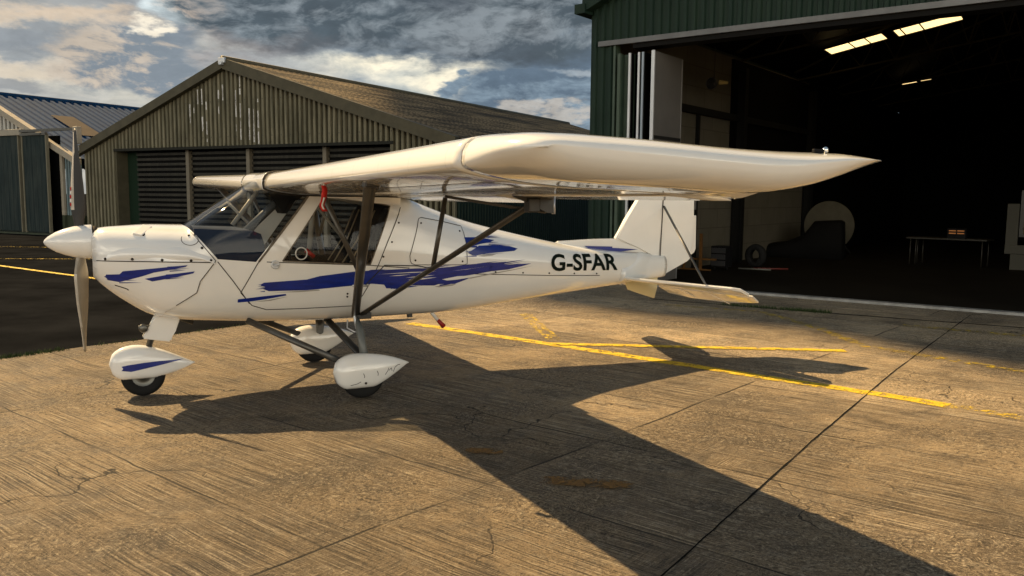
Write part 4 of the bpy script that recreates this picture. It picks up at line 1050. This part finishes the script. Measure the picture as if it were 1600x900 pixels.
# the tip section in absolute heights, chord 1.56 .. 3.31
UPT = curve([(0, 1.772), (.006, 1.797), (.02, 1.815), (.06, 1.829), (.14, 1.832), (.3, 1.826), (.56, 1.806), (.75, 1.800), (.86, 1.801), (.94, 1.789), (1, 1.772)])
LOT = curve([(0, 1.768), (.006, 1.752), (.02, 1.732), (.06, 1.702), (.15, 1.669), (.3, 1.655), (.5, 1.644), (.66, 1.630), (.76, 1.648), (.86, 1.690), (.94, 1.736), (1, 1.768)])
def af(n=26):
    """parameter ring: (x, side) from trailing edge over the top to the nose and back below"""
    xs_ = [.5 * (1 - math.cos(math.pi * i / n)) for i in range(n + 1)]
    return [(x, 1) for x in xs_[::-1]] + [(x, -1) for x in xs_[1:]]
AF = af()
ULE, UTE, DIH = 1.545, 2.845, .015
def wing_ring(v, s=1, grow=0.0, tipf=0.0):
    """tipf 0..1 runs over the moulded tip from the last rib to the outer edge"""
    av = abs(v); out = []
    b1 = ss(0, .72, tipf); e = max(0, (tipf - .60) / .40); thin = math.sqrt(max(0, 1 - e * e)) * .97 + .03
    le = ULE + .02 * b1 + .10 * (1 - thin); te = UTE + (3.33 - UTE) * (tipf / .80 if tipf < .8 else 1) ** 1.5 - .16 * (1 - thin)
    zle = 1.672 + DIH * av; zte = 1.597 + .003 * av
    for x, sd_ in AF:
        z0 = zle + (zte - zle) * x + (UPC(x) if sd_ > 0 else LOC(x)) * 1.29
        z1 = UPT(x) if sd_ > 0 else LOT(x)
        z = z0 + (z1 - z0) * b1
        if tipf > 0:
            mid = (UPT(x) * .62 + LOT(x) * .38); z = mid + (z - mid) * (thin if e > 0 else 1)
        out.append(L(le + x * (te - le) - grow * (1 - 2 * x), v, z + grow * sd_))
    return out
CUT = .765         # flap / aileron hinge, fraction of chord
for s in (1, -1):
    vs_ = [.50 + (4.36 - .50) * i / 40 for i in range(41)]
    rings = [wing_ring(s * v) for v in vs_]
    # main panel: rings truncated at the hinge line
    def trunc(r, v):
        xs_ = [(x, i) for i, (x, z) in enumerate(AF)]
        keep = [r[i] for i, (x, z) in enumerate(AF) if x <= CUT + .02]
        return keep
    wing = loft('wing', [trunc(r, v) for r, v in zip(rings, vs_)], WING, AC)
    tipr = [wing_ring(s * (4.36 + .44 * f), tipf=f) for f in (0, .08, .16, .24, .32, .4, .48, .56, .64, .72, .78, .84, .88, .92, .95, .975, .99, 1)]
    loft('wing_tip', tipr, PAINT, wing)
    # seam of the tip
    rg_ = wing_ring(s * 4.357, grow=.001); rg2 = wing_ring(s * 4.361, grow=.001)
    loft('panel_seam', [rg_, rg2], mat('seam_tape_dark', (.13, .11, .085), .5), wing, cap=False)
    # flap and aileron: the rear quarter as own surfaces, slightly drooped
    def surfc(name, v0, v1, droop):
        rr_ = []
        for i in range(13):
            v = v0 + (v1 - v0) * i / 12; av = abs(v); r_ = wing_ring(v)
            keep = [Vector(r_[i_]) for i_, (x, z) in enumerate(AF) if x >= CUT - .02]
            hx = min(k_.x for k_ in keep); hz = sum(k_.z for k_ in keep if k_.x < hx + .05) / max(1, len([1 for k_ in keep if k_.x < hx + .05]))
            q_ = []
            half = len(keep)
            up = [p for i_, p in enumerate(keep) if i_ < half // 2 + half % 2]; lo = keep[len(up):]
            pts_ = keep[:len(up)] + [Vector((hx - .03, keep[0].y, hz))] + lo
            ca, sa = math.cos(droop), math.sin(droop)
            for p in pts_:
                dx_, dz_ = p.x - hx, p.z - hz; q_.append((hx - .002 + dx_ * ca + dz_ * sa, p.y, hz - .004 - dx_ * sa + dz_ * ca))
            rr_.append(q_)
        return loft(name, rr_, WING, wing)
    surfc('flap', s * .56, s * 2.72, R(6)); surfc('aileron', s * 2.76, s * 4.34, R(1))
    # hinge and fairing brackets under the trailing edge
    b = bmesh.new()
    pr_ = [(2.56, 1.612), (2.70, 1.612), (2.845, 1.606), (2.848, 1.510), (2.80, 1.512), (2.66, 1.575)]
    a_ = [b.verts.new(L(u, s * 2.765, w)) for u, w in pr_]; c_ = [b.verts.new(L(u, s * 2.745, w)) for u, w in pr_]; b.faces.new(a_); b.faces.new(c_[::-1])
    for i in range(6): b.faces.new((a_[i], a_[(i + 1) % 6], c_[(i + 1) % 6], c_[i]))
    hb = from_bm('hinge_bracket', b, DARKM, wing)
    tube('push_rod', [L(2.30, s * 2.35, 1.605), L(2.80, s * 2.735, 1.515)], .009, STRUT, wing, seg=8)
    tube('push_rod', [L(2.845, s * 2.755, 1.60), L(2.845, s * 2.755, 1.505)], .012, ALU, wing, seg=8)
    # chordwise stiffener tapes on the underside
    for v in (.8, 1.2, 1.6, 2.0, 2.4, 2.8, 3.2, 3.6, 4.0):
        r_ = wing_ring(s * v, grow=.0025); r2_ = wing_ring(s * (v + .012), grow=.0025); sel = [i for i, (x, z) in enumerate(AF) if z < 0 and .03 < x < .74]
        loft('rib_tape', [[r_[i] for i in sel], [r2_[i] for i in sel]], mat('pale_tape', (.80, .76, .68), .3), wing, cap=False, closed=False)
    for xx in (.18, .46, .60, .73):
        A = []; B = []
        for i in range(30):
            v = s * (.56 + 3.75 * i / 29); r_ = wing_ring(v, grow=.0028); js = [j for j in range(27, len(AF))]
            j = min(js, key=lambda j: abs(AF[j][0] - xx)); p = Vector(r_[j]); A.append(tuple(p)); B.append((p.x + .013, p.y, p.z - .0006))
        n = len(A); mesh('spanwise_seam', A + B, [(i, i + 1, i + 1 + n, i + n) for i in range(n - 1)], mat('seam_tape_dark', (.13, .11, .085), .5), wing, recalc=False)  # dark seam lines along the span
# centre section over the cabin
rings = []
for i in range(21):
    v = -.495 + .99 * i / 20
    g = .012; r_ = wing_ring(v, grow=g)
    rings.append(r_)
rfair = loft('roof_fairing', rings, PAINTW, AC)
for s in (1, -1):
    loft('panel_seam', [wing_ring(s * .494, grow=.0135), wing_ring(s * .512, grow=.004)], SEAM, rfair, cap=False)
    # side skirt between wing root and window line
    A = []; B = []; C_ = []
    for i in range(18):
        u = 1.53 + (2.66 - 1.53) * i / 17
        low_ = 1.70 - .085 * ss(1.53, 1.75, u) - .03 * ss(1.75, 2.05, u) - .055 * ss(2.0, 2.66, u)
        top_ = 1.725 - .02 * ss(1.53, 2.66, u) - .08 * ss(2.2, 2.66, u)
        sv = HW(u) * .94 + .012
        A.append(L(u, s * sv * .985, low_)); B.append(L(u, s * (sv + .004), (low_ + top_) / 2)); C_.append(L(u, s * .49, top_))
    n = len(A); mesh('side_skirt', A + B + C_, [(i, i + 1, i + 1 + n, i + n) for i in range(n - 1)] + [(i + n, i + 1 + n, i + 1 + 2 * n, i + 2 * n) for i in range(n - 1)], PAINTW, rfair, True)
    b = bmesh.new()
    for u, w in ((1.60, 1.665), (1.80, 1.635)):
        bm_lathe(b, [(0, .011), (.004, .008), (.006, .0005)], L(u, s * (HW(u) * .94 + .015), w), (0, -s, 0), 8)
    from_bm('fastener', b, SEAM, rfair)

for s in (1, -1):
    tl = empty('tip_light', L(3.02, s * 4.70, 1.806)); tl.parent = AC
    b = bmesh.new(); bm_lathe(b, [(0, .001), (.004, .009), (.012, .013), (.022, .010), (.027, .001)], (-.02, 0, .004), (1, 0, .0), 18); from_bm('lens', b, mat('bright_chrome', (.9, .88, .84), .06, metal=1.0), tl, True)
    b = bmesh.new(); bm_box(b, (-.075, -.008, -.010), (-.02, .008, .006), .003); from_bm('lens_base', b, BLKP, tl)
# ---- lift struts, jury struts
for s in (1, -1):
    root = Vector(L(2.255, s * .505, .625)); ft = Vector(L(1.655, s * 2.90, 1.700)); rt = Vector(L(2.70, s * 2.75, 1.565))
    f_ = tube('lift_strut', [root, ft], .036, STRUT, AC, ry=.017, seg=18, ref=(1, 0, .15)); r_ = tube('lift_strut', [root + Vector((.05, 0, .0)), rt], .034, STRUT, AC, ry=.016, seg=18, ref=(1, 0, .15))
    pf = root.lerp(ft, .40); pr = root.lerp(rt, .52)
    tube('jury_strut', [pf, Vector(L(1.75, s * 1.42, 1.665))], .018, STRUT, AC, ry=.010, seg=12, ref=(1, 0, 0))
    tube('jury_strut', [pr, Vector(L(2.60, s * 1.62, 1.595))], .018, STRUT, AC, ry=.010, seg=12, ref=(1, 0, 0))
    for nm, p in (('strut_end', ft), ('strut_end', rt)):
        b = bmesh.new(); bm_box(b, (p.x - .04, p.y - .035, p.z - .05), (p.x + .04, p.y + .035, p.z + .035), .008); from_bm(nm, b, DARKM, f_ if p is ft else r_)
    b = bmesh.new(); bm_box(b, (root.x - .01, root.y - .03, root.z - .035), (root.x + .13, root.y + .03, root.z + .02), .006); bm_tube(b, [(root.x + .10, root.y - .035, root.z), (root.x + .10, root.y + .035, root.z)], .014, seg=8); bm_tube(b, [(root.x + .03, root.y - .035, root.z - .01), (root.x + .03, root.y + .035, root.z - .01)], .012, seg=8)
    from_bm('strut_fitting', b, DARKM, AC)
    # strap and thin cord on the front strut
    p = root.lerp(ft, .30); tube('strut_clip', [p + Vector((-.045, 0, 0)), p + Vector((.075, 0, -.004))], .008, ALU, f_, seg=6)
    pts_ = [p + Vector((.05, 0, 0))] + [surf(x, z, .03, s) for x, z in ((2.5, 1.030), (2.8, 1.015), (2.95, .985))]
    tube('cord', pts_, .0045, DARKM, AC, seg=5)

# ---- undercarriage
def wheel(u, v, r, wd, name='wheel'):
    w = bpy.data.objects.new(name, None); COL.objects.link(w); w.parent = AC; w.location = L(u, v, r)
    b = bmesh.new(); h = wd / 2
    bm_lathe(b, [(-h * .7, r * .52), (-h, r * .66), (-h, r * .82), (-h * .78, r * .95), (-h * .3, r), (h * .3, r), (h * .78, r * .95), (h, r * .82), (h, r * .66), (h * .7, r * .52)], (0, 0, 0), (0, 1, 0), 48)
    from_bm('tyre', b, RUB, w, True)
    b = bmesh.new(); bm_lathe(b, [(-h * .72, r * .54), (-h * .55, r * .42), (-h * .5, r * .2), (-h * .8, r * .14), (-h * .8, .001)], (0, 0, 0), (0, 1, 0), 36); bm_lathe(b, [(h * .72, r * .54), (h * .55, r * .42), (h * .5, r * .2), (h * .8, r * .14), (h * .8, .001)], (0, 0, 0), (0, 1, 0), 36)
    from_bm('rim', b, RIM, w, True); return w
def spat(u0, u1, v, z0, z1, wd, mtl, noseh=.5, tailz=.52):
    """teardrop wheel fairing, open underneath"""
    rings = []; n = 26; zc = z0 + (z1 - z0) * noseh
    for i in range(n + 1):
        f = i / n; x = u0 + (u1 - u0) * f
        prof = (math.sqrt(max(0, 1 - ((f - .30) / .30) ** 2)) if f < .30 else (1 - ((f - .30) / .70) ** 1.75)) ** .85 if f < .30 else (1 - ((f - .30) / .70) ** 1.7)
        prof = max(prof, .02)
        zt_ = zc + (z1 - zc) * prof + (tailz * (z1 - z0) + z0 - zc) * ss(.3, 1, f) ; zb_ = zc - (zc - z0) * min(1, prof * 1.15) + (tailz * (z1 - z0) + z0 - zc) * ss(.45, 1, f)
        zm = (zt_ + zb_) / 2; hz = (zt_ - zb_) / 2; ring = []
        for j in range(28):
            a = 2 * math.pi * j / 28; c, s_ = math.cos(a), math.sin(a); e = 2 / (2.2 if s_ > 0 else 3.6)
            ring.append(L(x, v + wd * max(prof, .05) ** .8 * math.copysign(abs(c) ** e, c), zm + hz * math.copysign(abs(s_) ** e, s_)))
        rings.append(ring)
    return loft('wheel_fairing', rings, mtl, AC)
wheel(.660, 0, .165, .10)
nf = spat(.415, 1.052, 0, .140, .412, .085, PAINTW, .48, .36)
me_ = nf.data; bvn = BVHTree.FromPolygons([v.co for v in me_.vertices], [tuple(p.vertices) for p in me_.polygons])
def wrap(poly_, bv, side, name, m_, par, off=.003):
    b = bmesh.new(); b.faces.new([b.verts.new((x, 0, z)) for x, z in poly_]); bmesh.ops.triangulate(b, faces=b.faces[:]); x = min(p[0] for p in poly_) + .03
    while x < max(p[0] for p in poly_): bisect_line(b, (x, 0), (x, 2)); x += .03
    for v in b.verts:
        r_ = bv.ray_cast(Vector((v.co.x, -3 * side, v.co.z)), Vector((0, side, 0)))
        if r_[0] is not None: v.co = Vector((v.co.x, r_[0].y - off * side, v.co.z))
    me = bpy.data.meshes.new(name); b.to_mesh(me); b.free(); return link(name, me, m_, par, True)
for s in (1, -1): wrap([(.503, .258), (.549, .267), (.66, .277), (.781, .281), (.90, .279), (.965, .277), (.875, .262), (.709, .236), (.57, .213), (.502, .224), (.515, .24)], bvn, s, 'brush_stripe', BLUE, nf)
for s in (1, -1):
    wheel(2.222, s * .80, .176, .105)
    sp = spat(1.985, 2.610, s * .80, .085, .360, .105, PAINT, .50, .62)
    b = bmesh.new(); bm_lathe(b, [(0, .010), (.006, .008), (.006, .0005)], L(2.22, s * .902, .135), (0, -s, 0), 8); from_bm('fastener', b, SEAM, sp)
    sv_ = BVHTree.FromPolygons([v.co for v in sp.data.vertices], [tuple(p.vertices) for p in sp.data.polygons])
    def scr(pts, wd=.0045):
        A_ = []; B_ = []
        for (x, z), (x1, z1) in zip(pts, pts[1:]):
            for f in (0, .25, .5, .75):
                xx, zz = x + (x1 - x) * f, z + (z1 - z) * f; dn = Vector((-(z1 - z), x1 - x)).normalized() * wd / 2
                ra = sv_.ray_cast(Vector((xx + dn.x, -3 * s, zz + dn.y)), Vector((0, s, 0))); rb_ = sv_.ray_cast(Vector((xx - dn.x, -3 * s, zz - dn.y)), Vector((0, s, 0)))
                if ra[0] and rb_[0]: A_.append(ra[0] - Vector((0, s * .0015, 0))); B_.append(rb_[0] - Vector((0, s * .0015, 0)))
        n = len(A_)
        if n > 1: mesh('scuff_mark', A_ + B_, [(i, i + 1, i + 1 + n, i + n) for i in range(n - 1)], SEAM, sp, recalc=False)
    for pt_ in ([(2.20, .215), (2.21, .19), (2.205, .175)], [(2.315, .225), (2.325, .20), (2.32, .18)], [(2.385, .185), (2.41, .215), (2.42, .245)], [(2.42, .215), (2.44, .235), (2.45, .20)], [(2.46, .20), (2.475, .235), (2.50, .250), (2.53, .252)], [(2.10, .125), (2.15, .135), (2.19, .155)]): scr(pt_)
    # legs
    tube('gear_leg', [L(1.42, s * .32, .605), L(2.10, s * .76, .275)], .026, STRUT if s > 0 else DARKM, AC, ry=.014, seg=14, ref=(1, 0, 1))
    tube('gear_leg', [L(2.10, s * .10, .565), L(2.26, s * .72, .30)], .034, DARKM, AC, ry=.018, seg=14, ref=(1, 0, 0))
    tube('shock_strut', [L(2.262, s * .52, .60), L(2.262, s * .62, .50), L(2.262, s * .745, .285)], [.018, .034, .034], mat('shock_grey', (.12, .13, .125), .45, coat=.2), AC, seg=16)
    b = bmesh.new(); bm_tube(b, [L(2.19, s * .50, .585), L(2.17, s * .56, .53), L(2.22, s * .60, .50), L(2.30, s * .60, .50)], .006, seg=6); bm_tube(b, [L(2.24, s * .53, .62), L(2.25, s * .56, .52)], .012, seg=8); from_bm('brake_pipe', b, ALU, AC)
# nose leg with its white fairing plate
tube('nose_leg', [L(.80, 0, .66), L(.705, 0, .38)], .024, DARKM, AC, seg=12)
b = bmesh.new()
plate = [(.765, .655), (.955, .665), (.945, .60), (.90, .52), (.872, .425), (.66, .465), (.70, .54), (.755, .60)]
for sv in (.055,):
    A = [b.verts.new(L(x, sv, z)) for x, z in plate]; B = [b.verts.new(L(x, -sv, z)) for x, z in plate]
    b.faces.new(A); b.faces.new(B[::-1])
    for i in range(len(plate)): b.faces.new((A[i], A[(i + 1) % len(plate)], B[(i + 1) % len(plate)], B[i]))
bmesh.ops.bevel(b, geom=b.edges[:], offset=.012, segments=2, affect='EDGES')
from_bm('nose_leg_fairing', b, PAINTW, AC, False)
b = bmesh.new(); bm_lathe(b, [(-.03, .001), (-.03, .026), (-.01, .034), (.012, .034), (.02, .026), (.02, .001)], L(.672, .05, .548), (0, -1, 0), 18); bm_tube(b, [L(.64, .0, .545), L(.76, .0, .55)], .018, seg=8); from_bm('taxi_light', b, RIM, AC, True)
b = bmesh.new(); bm_box(b, L(.76, .07, .655), L(1.02, -.07, .685), .006); from_bm('leg_gaiter', b, mat('tan_plate', (.42, .32, .20), .5, var=.3), AC)
tube('exhaust_pipe', [L(.90, -.1, .66), L(.98, -.12, .58), L(1.06, -.12, .55)], .02, DARKM, AC, seg=10)
# belly antenna / foot with a red tip
an = tube('tail_skid', [L(3.10, .0, .56), L(3.19, .0, .455)], .016, PAINTW, AC, ry=.009, seg=10, ref=(1, 0, 0)); tube('skid_tip', [L(3.185, 0, .46), L(3.245, .0, .395)], [.017, .024], mat('red_tip', (.30, .01, .01), .5), an, seg=10)
box('belly_vent', L(2.86, .10, .515), L(2.90, .06, .56), DARKM, AC)

# ---- tail
def slab(name, P, th, m_, parent, bev=.012, edge_round=True):
    """P: list of (u, v, w) outline; thickness along v for fins"""
    b = bmesh.new(); A = [b.verts.new(L(u, th, w)) for u, v, w in P]; B = [b.verts.new(L(u, -th, w)) for u, v, w in P]
    b.faces.new(A); b.faces.new(B[::-1]); n = len(P)
    for i in range(n): b.faces.new((A[i], A[(i + 1) % n], B[(i + 1) % n], B[i]))
    bmesh.ops.bevel(b, geom=[e for e in b.edges], offset=min(bev, th * .9), segments=3, affect='EDGES')
    o = from_bm(name, b, m_, parent)
    return o
slab('fin', [(5.122, 0, 1.185), (5.40, 0, 1.105), (5.672, 0, .955), (5.685, 0, 1.33), (5.705, 0, 1.86), (5.60, 0, 1.90), (5.545, 0, 1.86), (5.43, 0, 1.635), (5.25, 0, 1.38)], .030, PAINT, AC)
slab('dorsal_fillet', [(4.40, 0, 1.10), (4.445, 0, 1.172), (4.9, 0, 1.188), (5.118, 0, 1.188), (5.395, 0, 1.103), (5.668, 0, .948), (5.66, 0, .86), (5.2, 0, .95)], .022, PAINT, AC)
rud = slab('rudder', [(5.690, 0, 1.86), (5.665, 0, .86), (5.70, 0, .80), (5.76, 0, .80), (6.07, 0, .935), (6.105, 0, .975), (6.120, 0, 1.35), (6.120, 0, 1.80), (6.0, 0, 1.86)], .022, PAINT, AC)
slab('trim_tab', [(6.115, 0, 1.42), (6.165, 0, 1.42), (6.172, 0, 1.06), (6.150, 0, 1.02), (6.115, 0, 1.0)], .006, WHT, rud, .003)
box('tail_light', L(6.122, .02, 1.48), L(6.15, -.02, 1.58), DARKM, rud, .004)
slab('ventral_fin', [(5.27, 0, .735), (5.30, 0, .655), (5.42, 0, .615), (5.640, 0, .548), (5.672, 0, .66), (5.675, 0, .78), (5.5, 0, .80)], .012, mat('cream_yellow_paint', (.70, .60, .34), .3, coat=.4), AC, .005)
for sg in (1, -1):
    for pl, m__ in (([(4.745, 1.121), (5.08, 1.108), (5.08, 1.095), (5.40, 1.073), (5.20, 1.055), (5.08, 1.060), (5.02, 1.072), (4.79, 1.098)], BLUE), ([(5.20, 1.057), (5.46, 1.040), (5.46, 1.030), (5.32, 1.030)], GREYS)):
        o = mesh('brush_stripe', [L(u, sg * .0325, w) for u, w in pl], [tuple(range(len(pl)))], m__, AC)
    mesh('hinge_line', [L(u, sg * .0325, w) for u, w in ((5.672, .90), (5.684, .90), (5.700, 1.33), (5.716, 1.86), (5.703, 1.86), (5.688, 1.33))], [tuple(range(6))], SEAM, AC)
# blue-grey tail cone fairing
rings = []
for i in range(14):
    f = i / 13; u = 5.10 + .60 * f; hv = (.185 * (1 - f) ** .8 + .026) * (1 - .6 * ss(.85, 1, f)); zt_ = .93 + .115 * ss(0, .55, f) - .03 * ss(.5, .9, f) - .10 * ss(.80, 1, f); zb_ = .735 + .035 * f
    zm = (zt_ + zb_) / 2; hz = (zt_ - zb_) / 2
    rings.append([L(u, hv * math.copysign(abs(math.cos(a)) ** .75, math.cos(a)), zm + hz * math.copysign(abs(math.sin(a)) ** .85, math.sin(a))) for a in [2 * math.pi * j / 28 for j in range(28)]])
loft('tail_fairing', rings, PAINT, AC)
# tailplane: stabiliser and drooped elevator, each side
def panel(name, P, th, m_, parent):
    """P: outline (u, v, w) flat panel, thickness in w"""
    b = bmesh.new(); A = [b.verts.new(Vector(L(*p)) + Vector((0, 0, th))) for p in P]; B = [b.verts.new(Vector(L(*p)) - Vector((0, 0, th))) for p in P]
    b.faces.new(A); b.faces.new(B[::-1]); n = len(P)
    for i in range(n): b.faces.new((A[i], A[(i + 1) % n], B[(i + 1) % n], B[i]))
    bmesh.ops.bevel(b, geom=b.edges[:], offset=th * .8, segments=3, affect='EDGES'); return from_bm(name, b, m_, parent)
for s in (1, -1):
    st = panel('stabiliser', [(5.08, s * .10, .800), (5.28, s * .62, .795), (5.54, s * 1.31, .787), (5.60, s * 1.37, .782), (5.715, s * 1.37, .722), (5.60, s * .06, .705)], .014, PAINT, AC)
    panel('elevator', [(5.615, s * .09, .697), (5.73, s * 1.385, .714), (5.86, s * 1.33, .648), (5.87, s * 1.25, .640), (5.88, s * .90, .602), (5.86, s * .35, .585), (5.74, s * .12, .620)], .009, PAINT, st)
    for v in (.45, .92): panel('rib', [(5.62, s * v, .690), (5.86, s * v, .585), (5.86, s * (v + .015), .585), (5.62, s * (v + .015), .690)], .003, PAINT, st)
    tube('tail_brace', [L(5.717, s * .03, 1.515), L(5.44, s * 1.06, .81)], .014, STRUT, AC, ry=.009, seg=10, ref=(1, 0, 0))
# ---- cockpit
b = bmesh.new()
A = [(1.035, 1.345), (1.18, 1.335), (1.46, 1.325), (1.52, 1.30), (1.545, 1.22), (1.55, .98), (1.04, .98)]
for sv in (1,):
    wds = [.40, .43, .455, .46, .46, .46, .42]
    a_ = [b.verts.new(L(u, wds[i], w)) for i, (u, w) in enumerate(A)]; c_ = [b.verts.new(L(u, -wds[i], w)) for i, (u, w) in enumerate(A)]
    b.faces.new(a_); b.faces.new(c_[::-1])
    for i in range(len(A)): b.faces.new((a_[i], a_[(i + 1) % len(A)], c_[(i + 1) % len(A)], c_[i]))
from_bm('instrument_panel', b, DASH, AC)
for s in (.23, -.23):
    st = bpy.data.objects.new('seat', None); COL.objects.link(st); st.parent = AC; st.location = L(2.05, s, .80)
    rings = []
    for i, (x, z, t_) in enumerate(((-.22, .12, .05), (0, .13, .07), (.20, .14, .09), (.30, .22, .09), (.38, .40, .07), (.47, .58, .06), (.53, .70, .05))):
        nx, nz = (0, 1) if i < 3 else (-.88, .42)
        rings.append([(x + nx * t_ * (1 if j < 6 else -1) * .5, -.19 + .38 * (j if j < 6 else 11 - j) / 5, z + nz * t_ * (1 if j < 6 else -1) * .5) for j in range(12)])
    loft('cushion', rings, SEATM, st)
    for yy in (-.08, .08): tube('harness', [(.44, yy, .68), (.33, yy, .42), (.20, yy * 1.3, .22)], .018, mat('harness_tan', (.36, .28, .18), .8), st, ry=.004, seg=8, ref=(0, 1, 0))
tube('control_stick', [L(1.88, 0, .85), L(1.83, 0, 1.12)], .014, BLKP, AC, seg=8)
tube('flap_lever', [L(2.03, .05, 1.08), L(1.96, .06, 1.14)], .020, mat('red_handle', (.5, .02, .01), .4), AC, seg=8)
for s in (1, -1):
    if s < 0: tube('frame_tube', [L(2.10, s * .43, 1.08), L(2.16, s * .42, 1.66)], .024, TUBE, AC, seg=10)
    if s < 0: tube('frame_tube', [L(2.50, s * .43, 1.10), L(2.05, s * .42, 1.66)], .012, TUBE, AC, seg=10)
tube('frame_tube', [L(1.44, -.43, 1.34), L(1.70, -.42, 1.69)], .020, TUBE, AC, seg=12)
tube('frame_tube', [L(1.40, -.43, 1.54), L(1.59, -.42, 1.33)], .011, TUBE, AC, seg=10)
tube('frame_tube', [L(1.45, 0, 1.27), L(1.86, 0, 1.66)], .034, mat('dark_boom', (.05, .055, .06), .5), AC, seg=14)
b = bmesh.new(); A = [(1.60, 1.66), (1.98, 1.62), (1.87, 1.555), (1.80, 1.45), (1.76, 1.45), (1.70, 1.56)]
a_ = [b.verts.new(L(u, .10, w)) for u, w in A]; c_ = [b.verts.new(L(u, -.10, w)) for u, w in A]; b.faces.new(a_); b.faces.new(c_[::-1])
for i in range(len(A)): b.faces.new((a_[i], a_[(i + 1) % 6], c_[(i + 1) % 6], c_[i]))
from_bm('overhead_console', b, BLKP, AC)
# round vent in the door window, door handle
def ring_at(name, u, w, r, rt_, m_, s=1, off=.004):
    c = surf(u, w, off, s)
    b = bmesh.new(); n = 28; prev = []
    for i in range(n):
        a = 2 * math.pi * i / n; ctr = c + Vector((math.cos(a) * r, 0, math.sin(a) * r * 1.05)); rad = Vector((math.cos(a), 0, math.sin(a)))
        prev.append([b.verts.new(ctr + rad * rt_ * math.cos(t) + Vector((0, 1, 0)) * rt_ * math.sin(t)) for t in [2 * math.pi * j / 8 for j in range(8)]])
    for i in range(n):
        for j in range(8): b.faces.new((prev[i][j], prev[(i + 1) % n][j], prev[(i + 1) % n][(j + 1) % 8], prev[i][(j + 1) % 8]))
    return from_bm(name, b, m_, AC, True)
ring_at('window_vent', 1.82, 1.143, .045, .005, mat('clear_rim', (.55, .55, .52), .3))
for s in (1, -1):
    p_ = surf(1.615, 1.060, .0, s); b = bmesh.new(); bm_lathe(b, [(0, .034), (.008, .034), (.012, .028), (.006, .020), (.006, .001)], p_, (0, -s, 0), 24); bm_tube(b, [p_ + Vector((-.012, -s * .014, .0)), p_ + Vector((.022, -s * .022, -.008))], .007, seg=8); from_bm('door_handle', b, ALU, AC, True)
b = bmesh.new(); b_pts = []
ribbon('door_edge', [(1.49, 1.085), (1.90, 1.600)], .016, mat('edge_seal', (.20, .17, .13), .7, var=.5, vscale=30), body, .004)
# pitot tube and safety ribbon
pt = tube('pitot_tube', [L(1.60, 2.18, 1.685), L(1.57, 2.18, 1.675)], .009, ALU, AC, seg=8)
RB = empty('warning_ribbon', (0, 0, 0), 0, 'red warning ribbon hanging under the leading edge of the near wing', 'ribbon')
M_ac = Matrix.Translation((-3.5321, 6.3188, 0)) @ Matrix.Rotation(YAW, 4, 'Z')
base = M_ac @ Vector(L(1.585, 2.18, 1.665)); RB.location = base; RB.rotation_euler = (0, 0, YAW + .2)
A = []; n = 14
for i in range(n): A.append((.010 * math.sin(i * .55), -.0, -.155 * i / (n - 1)))
def rib_(name, w0, w1, m_, off, k0=0, k1=n):
    vs = [(a[0] + w0 + .003 * math.sin(i), off + .008 * math.sin(i * .7), a[2]) for i, a in enumerate(A)][k0:k1] + [(a[0] + w1 + .003 * math.sin(i), off + .008 * math.sin(i * .7 + .5), a[2]) for i, a in enumerate(A)][k0:k1]
    c = k1 - k0; o = mesh(name, vs, [(i, i + 1, i + 1 + c, i + c) for i in range(c - 1)], m_, RB, True, recalc=False)
    sm = o.modifiers.new('t', 'SOLIDIFY'); sm.thickness = .0015; return o
rib_('strip', -.017, .017, REDM, 0); rib_('white_band', -.005, .007, WHT, -.003, 6, 13)
b = bmesh.new(); bm_tube(b, [(0, 0, .0), (.0, 0, .03)], .006, seg=6); from_bm('cord', b, WHT, RB)
b = bmesh.new(); bm_tube(b, [(0.02, 0, .022), (.06, -.12, .035), (.09, -.25, .045)], .007, seg=6); from_bm('strap', b, REDM, RB)
